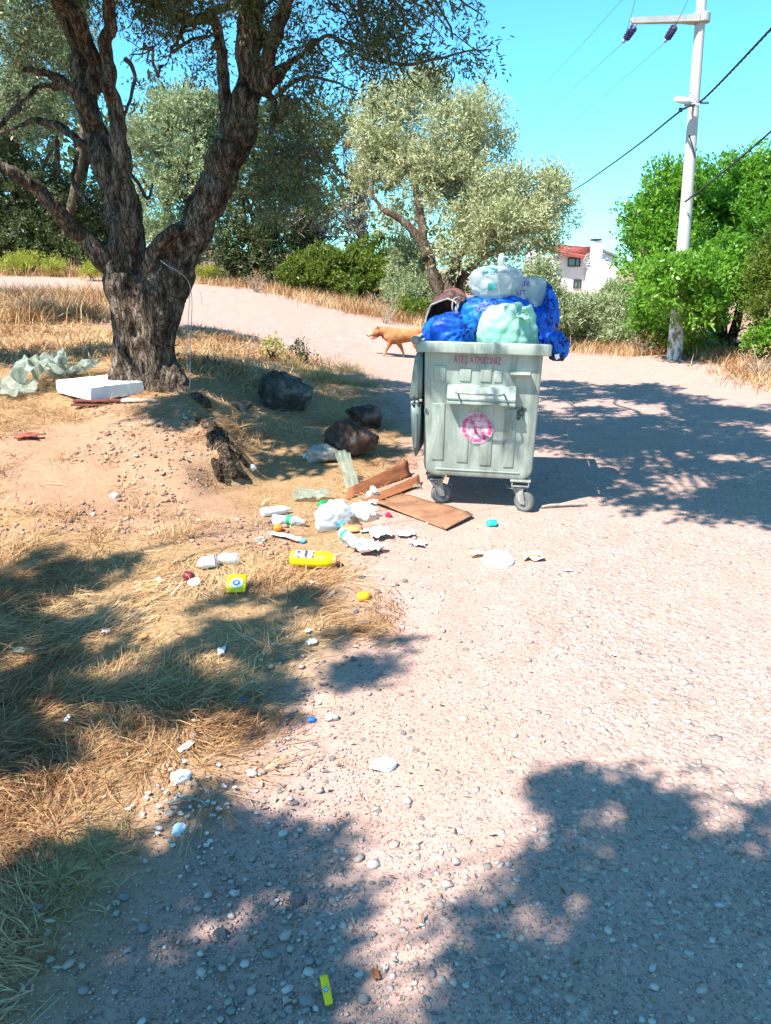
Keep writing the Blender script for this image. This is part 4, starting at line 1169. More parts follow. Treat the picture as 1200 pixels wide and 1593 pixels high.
def worn_paint(name, c, keep=.5, scale=26):
    m, nt, out = new_mat(name)
    f = ramp(nt, noise(nt, scale, 5, .7), [(keep - .10, (0, 0, 0)), (keep + .10, (1, 1, 1))])
    tr = nt.nodes.new('ShaderNodeBsdfTransparent')
    mx = nt.nodes.new('ShaderNodeMixShader')
    nt.links.new(f, mx.inputs[0]); nt.links.new(tr.outputs[0], mx.inputs[1]); nt.links.new(prin(nt, c, .6, .3), mx.inputs[2])
    nt.links.new(mx.outputs[0], out.inputs[0])
    return m
M_STENCIL = worn_paint('stencil_red', (.42, .035, .12), .40, 60)
M_STENCIL2 = worn_paint('stencil_magenta', (.58, .05, .20), .50)
M_PINK = worn_paint('faded_pink', (.62, .40, .46), .44, 14)
M_SMUDGE = worn_paint('dark_smudge', (.05, .055, .05), .50, 30)

def text_mesh(body, size, extrude=0.0):
    cu = bpy.data.curves.new('t', 'FONT'); cu.body = body; cu.size = size; cu.extrude = extrude; cu.align_x = 'LEFT'; cu.resolution_u = 3
    o = bpy.data.objects.new('t', cu); col.objects.link(o)
    me = bpy.data.meshes.new_from_object(o.evaluated_get(bpy.context.evaluated_depsgraph_get()))
    bpy.data.objects.remove(o)
    return me

def build_bin():
    t = thing('waste_container', 'overfull pale green metal wheeled waste container with its lid hanging open', 'container', (.661, 5.455, 0), rot=(0, R(.9), R(-9.5)))
    FY = lambda z: .030 + .075 * (1.2 - z) / .95       # front wall leans in towards the bottom
    BY = lambda z: 1.20 - .05 * (1.2 - z) / .95
    HW = lambda z: .416 - .014 * (1.2 - z) / .95
    # body: outline of the front wall with round lower corners, lofted to the back
    z0, z1, rc = .245, 1.19, .085
    out_ = []
    for k in range(9):
        z = z1 - (z1 - z0 - rc) * k / 8; out_.append((-HW(z), z))
    for k in range(1, 8):
        a = math.pi + (math.pi / 2) * k / 8; out_.append((-HW(z0) + rc + rc * math.cos(a), z0 + rc + rc * math.sin(a)))
    half = out_[:]
    full = half + [(-x, z) for x, z in half[::-1]]
    n = len(full)
    rings = []
    for (ins, yf) in ((.05, 'f0'), (.014, 'f0'), (.004, 'f1'), (0, 'f2'), (0, 'm'), (0, 'b')):
        ring = []
        for (x, z) in full:
            s = 1 - ins / .45
            xx, zz = x * s, .72 + (z - .72) * (1 - ins / .5) if z < z1 - .01 else z
            y = {'f0': FY(zz), 'f1': FY(zz) + .006, 'f2': FY(zz) + .018, 'm': .6, 'b': BY(zz)}[yf]
            ring.append((xx, y, zz))
        rings.append(ring)
    mb = MB(); V = np.array([p for r_ in rings for p in r_]); Fs = []
    for i in range(len(rings) - 1):
        for k in range(n - 1):
            Fs.append((i * n + k, i * n + k + 1, (i + 1) * n + k + 1, (i + 1) * n + k))
    for k in range(n // 2 - 1):      # front and back walls as strips between the two sides
        Fs.append((k, n - 1 - k, n - 2 - k, k + 1))
        o_ = (len(rings) - 1) * n
        Fs.append((o_ + k + 1, o_ + n - 2 - k, o_ + n - 1 - k, o_ + k))
    mb.add(V, Fs)
    mb.build('body', M_BIN, t)
    # rim
    rb = MB()
    for c, s in (((0, -.004, 1.207), (.94, .05, .078)), ((0, 1.22, 1.207), (.94, .05, .078)), ((-.449, .61, 1.206), (.042, 1.18, .076)), ((.449, .61, 1.206), (.042, 1.18, .076))):
        rb.add(*box(c, s, .008))
    rim = rb.build('rim', M_BIN, t)
    # pressed ribs on the front
    for (x, za, zb, w) in ((-.300, .37, .80, .092), (-.116, .36, .80, .082), (.055, .345, .80, .084), (.223, .34, .78, .075), (-.300, .96, 1.075, .085), (-.116, .965, 1.06, .08), (.03, .965, 1.10, .08), (.115, .965, 1.05, .06)):
        v, f = box((0, 0, 0), (w, .014, zb - za), .006)
        zc = (za + zb) / 2
        v = v + np.array([x, FY(zc) - .000, zc]); v[:, 1] += -(v[:, 2] - zc) * .075 / .95
        MB().add(v, f).build('rib', M_BIN, t)
    v, f = box((0, 0, 0), (.62, .010, .010), .003); MB().add(v + np.array([.0, FY(.30) - .001, .300]), f).build('crease', M_BIN, t)
    # lifting bracket: folded sheet with a lip
    prof = [(.045, .945), (-.006, .938), (-.024, .872), (-.034, .862), (-.034, .848), (-.024, .844), (-.024, .834), (-.036, .829), (-.036, .816), (.05, .812)]
    v = np.array([(x, y, z) for x in (-.237, .245) for (y, z) in prof]); m_ = len(prof)
    f = [(k, k + 1, m_ + k + 1, m_ + k) for k in range(m_ - 1)] + [tuple(range(m_))[::-1], tuple(m_ + k for k in range(m_))]
    MB().add(v, f).build('bracket', M_BIN, t, smooth=False)
    # bail handle standing off the bracket
    P = cr_path([(-.165, -.02, .90), (-.168, -.07, .905), (-.160, -.11, .908), (-.10, -.118, .907), (.08, -.118, .902), (.15, -.108, .903), (.162, -.07, .905), (.162, -.02, .90)], 6)
    MB().add(*tube(P, .0075, 8)).build('handle', M_BINMETAL, t)
    # small grip plate, upper right
    v = np.array([(x, y, z) for x in (.200, .335) for (y, z) in ((.05, 1.050), (-.022, 1.046), (-.024, 1.036), (.008, 1.030), (.05, 1.000))]); m_ = 5
    MB().add(v, [(k, k + 1, m_ + k + 1, m_ + k) for k in range(m_ - 1)] + [tuple(range(m_))[::-1], tuple(m_ + k for k in range(m_))]).build('grip', M_BIN, t, smooth=False)
    # lettering and the no-fire stencil
    tm = text_mesh('ATE\u015e ATMAYINIZ', .072)
    c = mesh_co(tm); w_ = c[:, 0].max() - c[:, 0].min(); c[:, 0] = (c[:, 0] - c[:, 0].min()) * (.335 / w_)
    V = np.stack([c[:, 0] - .205, FY(1.115 + c[:, 1]) - .0035 + 0 * c[:, 0], 1.098 + c[:, 1] * 1.0 - .012 * c[:, 0]], -1)
    set_co(tm, V); lo = link('lettering', tm, M_STENCIL, t); lo['label'] = 'faded red stencilled lettering'
    def decal(name, polys, mat, lift, label=None):
        mb = MB()
        for poly in polys:
            v = np.array([(x, FY(z) - lift, z) for x, z in poly]); mb.add(v, [tuple(range(len(poly)))])
        o = mb.build(name, mat, t, smooth=False)
        if label: o['label'] = label
    cx, cz, r0, r1 = -.016, .632, .083, .108
    decal('sign_ground', [[(cx + .120 * math.cos(a * .1309), cz + .120 * math.sin(a * .1309)) for a in range(48)]], M_PINK, .0105)
    arcs = []
    for (a0, a1) in ((-28, 12), (18, 42), (48, 82), (88, 128), (136, 205), (212, 250), (256, 292), (298, 324)):
        A = [R(a0 + (a1 - a0) * k / 6) for k in range(7)]
        arcs.append([(cx + r1 * math.cos(a), cz + r1 * math.sin(a)) for a in A] + [(cx + r0 * math.cos(a), cz + r0 * math.sin(a)) for a in A[::-1]])
    def bar(x0, z0_, x1, z1_, w):
        d = np.array([x1 - x0, z1_ - z0_]); d /= np.linalg.norm(d); q = np.array([-d[1], d[0]]) * w / 2
        return [(x0 + q[0], z0_ + q[1]), (x0 - q[0], z0_ - q[1]), (x1 - q[0], z1_ - q[1]), (x1 + q[0], z1_ + q[1])]
    arcs += [bar(cx - .055, cz + .058, cx - .018, cz + .022, .016), bar(cx + .030, cz - .030, cx + .066, cz - .066, .022)]
    arcs += [[(cx - .01, cz + .048), (cx + .03, cz + .058), (cx + .058, cz + .045), (cx + .052, cz + .022), (cx + .03, cz + .040)], [(cx - .018, cz + .015), (cx - .002, cz + .012), (cx + .004, cz - .05), (cx - .02, cz - .05)]]
    decal('no_fire_sign', arcs, M_STENCIL2, .0125, 'magenta stencilled prohibition sign in a ring')
    rs = np.random.default_rng(3)
    decal('smudge', [[(.285 + (.055 + rs.uniform(-.02, .02)) * math.cos(a * .33) * .75, .765 + (.06 + rs.uniform(-.03, .02)) * math.sin(a * .33)) for a in range(19)]], M_SMUDGE, .004, 'dark smudge on the front')
    # lid: two curved leaves hanging down the left side
    def leaf(name, outl):
        pts = cr_path(np.array(outl), 5)[:, :2]
        c_ = pts.mean(0); m2 = len(pts); rings = []
        for (y, s) in ((.03, .86), (.045, 1.0), (.6, 1.0), (1.13, 1.0), (1.15, .86)):
            rings += [(c_[0] + (p[0] - c_[0]) * s, y, c_[1] + (p[1] - c_[1]) * (s if s == 1 else .97)) for p in pts]
        f = [(i * m2 + k, i * m2 + (k + 1) % m2, (i + 1) * m2 + (k + 1) % m2, (i + 1) * m2 + k) for i in range(4) for k in range(m2)]
        f += [tuple(range(m2))[::-1], tuple(4 * m2 + k for k in range(m2))]
        o = MB().add(np.array(rings), f).build(name, M_LID, t)
        # pressed rib on the end
        v, ff = box((0, 0, 0), (.022, .014, .26), .006)
        MB().add(v + np.array([c_[0] + .012, .030, c_[1]]), ff).build('end_rib', M_LID, o)
        return o
    up = leaf('lid', [(-.425, 1.195), (-.452, 1.185), (-.482, 1.12), (-.50, .98), (-.513, .86), (-.508, .825), (-.46, .82), (-.428, .84), (-.424, 1.0), (-.425, 1.195)][:-1])
    lo = leaf('lid', [(-.43, .785), (-.49, .79), (-.504, .775), (-.498, .66), (-.486, .52), (-.468, .42), (-.450, .40), (-.438, .47), (-.428, .62), (-.43, .785)][:-1])
    for (x, z) in ((-.49, .803), (-.455, .808), (-.428, .82)):
        MB().add(*lathe([(.012, 0), (.013, .008), (.008, .014)], 10, frame((x, .026, z), (0, -1, 0)))).build('bolt', M_BINMETAL, t)
    MB().add(*tube([(-.47, -.01, 1.255), (-.47, 1.2, 1.255)], .016, 10)).build('hinge_rod', M_BINMETAL, t)
    MB().add(*lathe([(.026, -.02), (.028, 0), (.028, .03), (.02, .04)], 14, frame((-.475, -.012, 1.25), (0, -1, 0)))).build('hinge_cap', M_BINMETAL, t)
    # casters
    def caster(x, y, swivel, brake):
        c = thing('caster', None, None, (0, 0, 0)); c.parent = t; ORG[c.name] = np.zeros(3)
        del_ = [k for k in ('label', 'category') if k in c]
        for k in del_: del c[k]
        mb = MB()
        for sx in (-1, 1):     # triangular mount under the body
            mb.add(*tube([(x + sx * .055, y, .252), (x + sx * .02, y, .205), (x, y, .25)], .006, 6))
        mb.add(*box((x, y, .243), (.15, .13, .012), .003)); mb.add(*box((x, y, .204), (.13, .12, .010), .003))
        for dx in (-.06, .06):
            for dy in (-.055, .055): mb.add(*box((x + dx, y + dy, .224), (.008, .012, .036), .002))
        mb.build('mount', M_BINMETAL, c, smooth=False)
        ca, sa = math.cos(swivel), math.sin(swivel)
        M = np.array([[ca, -sa, 0, x], [sa, ca, 0, y], [0, 0, 1, 0], [0, 0, 0, 1]], float)   # local +x = rolling direction
        wx = .045
        fk = MB()
        fk.add(*lathe([(.045, .196), (.05, .188), (.05, .180), (.03, .174)], 18, M))
        for sy in (-1, 1):
            pr = np.array([(-.045, .178), (.045, .178), (.05, .15), (wx + .020, .066), (wx - .016, .066), (-.02, .14)])
            v = np.array([(p[0], sy * yy, p[1]) for yy in (.030, .036) for p in pr]); k6 = 6
            f = [tuple(range(6))[::-1], tuple(range(6, 12))] + [(k, (k + 1) % 6, 6 + (k + 1) % 6, 6 + k) for k in range(6)]
            fk.add(xf(v, M), f)
        fk.add(*box((0, 0, .181), (.095, .074, .008), .003, M))
        fk.build('fork', M_BINMETAL, c, smooth=False)
        W = M @ frame((wx, 0, .080), (0, 1, 0)) @ np.diag([.79, .79, 1.0, 1.0])
        w_ = MB().add(*lathe([(.060, -.022), (.088, -.024), (.097, -.019), (.1005, -.008), (.1005, .008), (.097, .019), (.088, .024), (.060, .022)], 32, W)).build('tyre', M_RUBBER, c)
        MB().add(*lathe([(.012, -.032), (.022, -.03), (.024, -.018), (.058, -.012), (.064, -.0225), (.068, -.0225), (.068, .0225), (.064, .0225), (.058, .012), (.024, .018), (.022, .03), (.012, .032)], 28, W)).build('hub', M_HUB, c)
        if brake:
            MB().add(*tube([xf(np.array([[-.03, 0, .17]]), M)[0], xf(np.array([[-.09, .0, .165]]), M)[0], xf(np.array([[-.125, 0, .195]]), M)[0]], [.012, .01, .006], 6, True, (2.2, .6))).build('brake_pedal', M_BINMETAL, c)
    caster(-.315, .20, R(20), False); caster(.322, .14, R(-28), True); caster(-.30, 1.0, R(60), False); caster(.30, 1.0, R(35), False)
    return t
build_bin()

# ------------------------------------------------------------------ rubbish bags
def plastic(name, c, c2, rough=.28, trans=.3, alpha=0.0, spots=None, scale=4, spec=.35):
    m, nt, out = new_mat(name)
    f = ramp(nt, noise(nt, scale, 5, .6, dist=.5), [(.35, (0, 0, 0)), (.65, (1, 1, 1))])
    c_ = mixc(nt, f, c, c2)
    if spots:
        tc = N(nt, 'ShaderNodeTexCoord')
        va = N(nt, 'ShaderNodeTexVoronoi'); va.inputs['Scale'].default_value = 7.5; nt.links.new(tc.outputs['Object'], va.inputs['Vector'])
        vb = N(nt, 'ShaderNodeTexVoronoi'); vb.inputs['Scale'].default_value = 42; vb.inputs['Randomness'].default_value = .75; nt.links.new(tc.outputs['Object'], vb.inputs['Vector'])
        ra = ramp(nt, va.outputs['Distance'], [(.46, (1, 1, 1)), (.49, (0, 0, 0))]); rb = ramp(nt, vb.outputs['Distance'], [(.50, (1, 1, 1)), (.56, (0, 0, 0))])
        mm = N(nt, 'ShaderNodeMath', operation='MULTIPLY'); nt.links.new(ra, mm.inputs[0]); nt.links.new(rb, mm.inputs[1])
        c_ = mixc(nt, mm.outputs[0], c_, spots)
    b = bump(nt, noise(nt, 1, 5, .6, 'Object', (26, 26, 7), dist=1.2), .4, .02); b = bump(nt, noise(nt, 1, 3, .6, 'Object', (60, 60, 18), dist=1.0), .3, .006, b)
    p = prin(nt, c_, rough, spec, 0, b)
    t = nt.nodes.new('ShaderNodeBsdfTranslucent'); nt.links.new(c_, t.inputs[0])
    mx = nt.nodes.new('ShaderNodeMixShader'); mx.inputs[0].default_value = trans
    nt.links.new(p, mx.inputs[1]); nt.links.new(t.outputs[0], mx.inputs[2]); o = mx.outputs[0]
    if alpha:
        tr = nt.nodes.new('ShaderNodeBsdfTransparent'); m2 = nt.nodes.new('ShaderNodeMixShader'); m2.inputs[0].default_value = alpha
        nt.links.new(o, m2.inputs[1]); nt.links.new(tr.outputs[0], m2.inputs[2]); o = m2.outputs[0]
    nt.links.new(o, out.inputs[0])
    return m
M_BLUE = plastic('blue_bag', (.005, .055, .48), (.010, .22, .74), .4, .22, 0, (.005, .015, .16))  # the two blues paint lit sheen and navy shading into the film colour
M_MINT = plastic('mint_bag', (.30, .68, .50), (.50, .70, .58), .35, .4, 0, None)
M_WHITEBAG = plastic('milky_bag', (.56, .62, .60), (.40, .50, .50), .18, .4, .25, None, 7)
M_CLEAR = plastic('clear_film', (.72, .76, .77), (.58, .66, .69), .2, .3, .55, None, 8)
M_GREYFILM = plastic('grey_green_film', (.30, .36, .29), (.44, .48, .40), .25, .4, .5, None, 5)
M_SACK = plastic('dark_sack', (.035, .028, .026), (.11, .05, .04), .5, .05, 0, None, 6)
M_WHITE = pm('white_plastic', (.78, .79, .78), .08, 10, .4, .1)
M_TEALPRINT = pm('teal_print', (.06, .30, .30), .2, 30, .5, 0)
M_PURPLEPRINT = pm('purple_print', (.14, .03, .30), .2, 30, .5, 0)

def bag_shape(c, rad, seed, crump=.10, knot=None, pull=.35, pleat=.06, power=.85, sub=5, flat=None, hf=.55):
    V, Fs = ico(sub)
    d = V.copy()
    P = np.sign(d) * np.abs(d) ** power
    rr_ = np.random.default_rng(seed + 77)
    def rid(s, q, st):
        A = np.linalg.qr(rr_.normal(size=(3, 3)))[0] * np.array([s, s, s / st])
        n_ = vnoise(d @ A + 1.2 * vnoise(d * 2.3 + q, seed + 40)[:, None] + seed * 3.1, seed + q)
        return (1 - np.abs(2 * n_ - 1)) ** 3
    f = 1 + crump * (1.5 * (vnoise(d * 1.5 + seed, seed) - .5) * 2 - .75 * rid(4, 1, 2.5) - hf * (.6 * rid(7, 2, 4) + .42 * rid(12, 3, 5) + .28 * rid(20, 4, 5)) + .5)
    if knot is not None:
        k = np.asarray(knot, float); k /= np.linalg.norm(k)
        M = frame((0, 0, 0), k)[:3, :3]; l = d @ M
        th = np.arccos(np.clip(l[:, 2], -1, 1)); ph = np.arctan2(l[:, 1], l[:, 0])
        wob = vnoise(np.stack([np.cos(ph) * 3, np.sin(ph) * 3, th], -1) + seed, seed + 8) * 4
        f += pleat * np.sin(11 * ph + wob) * np.exp(-th / .7) * np.clip(th / .15, 0, 1) + pleat * .5 * np.sin(23 * ph + 2 * wob) * np.exp(-th / .5) * np.clip(th / .15, 0, 1)
        f += pull * np.exp(-(th / .3) ** 1.4)
    P = P * f[:, None] * np.asarray(rad)
    if flat is not None: P[:, 2] = np.maximum(P[:, 2], flat * rad[2])
    return P + np.asarray(c), Fs
def ear(p, q, w0, w1, seed, n=7):
    """flared, pleated tail of a tied bag"""
    P = cr_path(np.array([p, (np.asarray(p) + q) / 2 + np.array([0, -.01, .012]), q]), 5)
    r = np.linspace(w0, w1, len(P))
    V, Fs = tube(P, r, 22, False, (1, .42))
    V = V + (np.stack([vnoise(V * 38 + k * 9, seed + k) for k in range(3)], -1) - .5) * .6 * w1
    return V, Fs

def bag(name, label, px, py, Y, rpx, seed, mat, ry=.9, **kw):
    s = mpp(px, py, Y); c = at(px, py, Y)
    rad = np.array([rpx[0] * s, rpx[0] * s * ry, rpx[1] * s])
    base = c - np.array([0, 0, rad[2]])
    t = thing(name, label, 'rubbish bag', base, 'bags heaped in the container')
    v, f = bag_shape(c, rad, seed, **kw)
    b = MB().add(v, f).build('bag_body', mat, t)
    return t, b, c, rad

bag('rubbish_bag', 'blue flower printed rubbish bag at the front left corner of the container', 700, 524, 5.74, (44, 33), 11, M_BLUE, crump=.13)
bag('rubbish_bag', 'big blue flower printed bag lying across the middle of the heap', 784, 508, 6.0, (84, 50), 12, M_BLUE, ry=.62, crump=.11)
t, b, c, rad = bag('rubbish_bag', 'pale mint green tied bag at the front of the heap', 790, 522, 5.68, (49, 50), 13, M_MINT, ry=.75, crump=.08, knot=(.22, -.55, .70), pull=.06, pleat=.09, power=.98)
kn = at(808, 491, 5.50)
mb = MB(); mb.add(*ear(kn, at(827, 477, 5.45), .016, .045, 5)); mb.add(*ear(kn, at(821, 497, 5.43), .014, .034, 6)); mb.add(*bag_shape(kn, (.022, .02, .02), 4, .2, sub=3))
mb.build('knot', M_MINT, t)
t, b, c, rad = bag('rubbish_bag', 'milky white bag with a teal square on top of the heap', 772, 441, 6.0, (44, 28), 14, M_WHITEBAG, ry=.85, crump=.075, power=.85, hf=.6)
def stick_on(target, pts, mat, name, parent, lift=.004):
    """drape a flat print over a bag: push each point along the view depth until it meets the bag"""
    me = target.data; org = origin_of(target.parent)
    V = mesh_co(me) + org
    me_ = MB()
    for poly in pts:
        out = []
        for (px, py) in poly:
            d = ray(px, py); d = d / np.linalg.norm(d); rel = V - np.array([0, 0, CAMZ])
            tt = rel @ d; off = np.linalg.norm(rel - tt[:, None] * d, axis=1)
            near = off < .022
            k = tt[near].min() if near.any() else tt[np.argmin(off)]
            out.append(np.array([0, 0, CAMZ]) + d * (k - lift))
        me_.add(np.array(out), [tuple(range(len(out)))])
    return me_.build(name, mat, parent, smooth=False)
def grid_patch(x0, y0, x1, y1, n=4, skew=0.0):
    q = []
    for i in range(n):
        for j in range(n):
            a = [(x0 + (x1 - x0) * (i + u) / n, y0 + (y1 - y0) * (j + v) / n + skew * (i + u) / n) for u, v in ((0, 0), (1, 0), (1, 1), (0, 1))]
            q.append(a)
    return q
stick_on(b, grid_patch(759, 441, 772, 453, 4, -2), M_TEALPRINT, 'print', t)
def strokes(lines, w=1.3):
    out = []
    for ln in lines:
        for (x0, y0), (x1, y1) in zip(ln[:-1], ln[1:]):
            d = np.array([x1 - x0, y1 - y0], float); d /= np.linalg.norm(d) + 1e-9; q = np.array([-d[1], d[0]]) * w / 2
            out.append([(x0 + q[0], y0 + q[1]), (x1 + q[0], y1 + q[1]), (x1 - q[0], y1 - q[1]), (x0 - q[0], y0 - q[1])])
    return out
stick_on(b, grid_patch(751, 415, 773, 423, 4, -1.5), pm('pale_teal_print', (.20, .55, .52), .2, 30, .5, 0), 'band', t, .003)
stick_on(b, strokes([[(754, 424), (758, 421), (762, 424), (759, 427), (755, 426)], [(763, 421), (764, 425), (768, 423), (767, 419)], [(768, 417), (771, 421), (773, 417)], [(752, 426), (750, 423)]]), M_TEALPRINT, 'print', t, .006)
bag('rubbish_bag', 'clear wrapper tip sticking up out of the top of the heap', 780, 408, 6.12, (6, 14), 15, M_CLEAR, crump=.2, sub=3)
# flat milky carrier bag with mirrored purple lettering
t, b, c, rad = bag('rubbish_bag', 'milky carrier bag with purple lettering showing through, right of the white bag', 822, 460, 5.93, (26, 29), 16, M_WHITEBAG, ry=.5, crump=.07, power=.55)
def mirrored(body, x_right, y_base, hpx, wpx):
    me = text_mesh(body, 1.0); c_ = mesh_co(me)
    mn, mx = c_.min(0), c_.max(0)
    sx, sy = wpx / (mx[0] - mn[0]), hpx / .72
    fs = [[(x_right - (c_[i][0] - mn[0]) * sx, y_base - c_[i][1] * sy) for i in p.vertices] for p in me.polygons]
    bpy.data.meshes.remove(me); return fs
for (s_, xr, yb, w_) in (('SU', 824, 445, 15), ('TU', 819, 459, 15), ('\u0130\u00c7\u0130', 823, 474, 20)):
    stick_on(b, mirrored(s_, xr, yb, 8.5, w_), M_PURPLEPRINT, 'lettering', t, .005)
# blue bag on the right, its tied end hanging over the rim
def droop_bag():
    c = at(848, 492, 6.0); s = mpp(848, 492, 6.0)
    base = c - np.array([0, 0, 50 * s])
    t = thing('rubbish_bag', 'blue bag on the right with its tied end hanging over the rim', 'rubbish bag', base, 'bags heaped in the container')
    v, f = bag_shape(c, (17 * s, 40 * s, 50 * s), 21, .12)
    v2, f2 = bag_shape(at(842, 512, 5.72), (20 * s, 26 * s, 26 * s), 22, .12, knot=(.75, -.2, -.6), pull=.3, pleat=.08)
    MB().add(v, f).add(v2, f2).build('bag_body', M_BLUE, t)
    nk = at(855, 527, 5.52)
    v3, f3 = bag_shape(at(868, 537, 5.47), (15.5 * s, 16 * s, 18 * s), 23, .2, knot=(-.75, .1, .6), pull=.35, pleat=.12)
    e = MB().add(v3, f3).add(*bag_shape(nk, (.03, .03, .022), 24, .2, sub=3)).build('tied_end', M_BLUE, t)
    v4, f4 = bag_shape(at(866, 554, 5.44), (11 * s, 9 * s, 6.5 * s), 25, .2, sub=4)
    MB().add(v4, f4).build('print', pm('navy_print', (.008, .015, .06), .2, 30, .35, .2), e)
    stick_on(e, [[(863, 552), (870, 550), (871, 557), (866, 560), (864, 557)]], M_WHITE, 'mark', e, .04)
droop_bag()
# open dark sack at the back left
def sack():
    c = at(694, 486, 6.08); s = mpp(694, 486, 6.08)
    t = thing('rubbish_bag', 'dark brown sack gaping open at the back left of the heap', 'rubbish bag', c - np.array([0, 0, .2]), 'bags heaped in the container')
    V, Fs = ico(5)
    od = np.array([-.45, -.80, .10]); od /= np.linalg.norm(od)
    keep = (V @ od) < .62
    Fs = [f for f in Fs if all(keep[i] for i in f)]
    P, _ = bag_shape((0, 0, 0), (36 * s, 34 * s, 27 * s), 31, .16)
    sh = np.array([.30, 0, 0]);
    P[:, 2] += P[:, 0] * .38
    mb = MB(); mb.add(P + c, Fs); mb.build('bag_body', M_SACK, t)
    M = frame((0, 0, 0), od)[:3, :3]
    ring = []
    for k in range(40):
        a = k * 2 * math.pi / 40; dloc = np.array([math.cos(a) * math.sqrt(1 - .62 ** 2), math.sin(a) * math.sqrt(1 - .62 ** 2), .62]) @ M.T
        i = np.argmin(((V - dloc) ** 2).sum(1)); ring.append(P[i] + c)
    ring.append(ring[0])
    R_ = np.array(ring); R_ = (R_ + np.roll(R_[:-1], 1, 0)[np.r_[0:40, 0]]) / 2; R_[-1] = R_[0]
    MB().add(*tube(R_, .008, 6, False)).build('hem', pm('grey_hem', (.27, .25, .24), .3, 20, .7, .2), t)
    MB().add(*tube(cr_path([at(716, 462, 5.95), at(706, 466, 5.85), at(704, 480, 5.83), at(708, 489, 5.85)], 6), .006, 6)).add(*tube(cr_path([at(712, 470, 5.9), at(709, 480, 5.84), at(714, 488, 5.84)], 6), .005, 6)).build('drawstring', pm('cord', (.35, .31, .27), .3, 20, .8, .1), t)
    v, f = bag_shape(at(707, 468, 6.28), (20 * s, 24 * s, 18 * s), 33, .12, sub=4)
    MB().add(v, f).build('fold', pm('brown_sack', (.17, .075, .055), .4, 8, .6, .3), t)
sack()

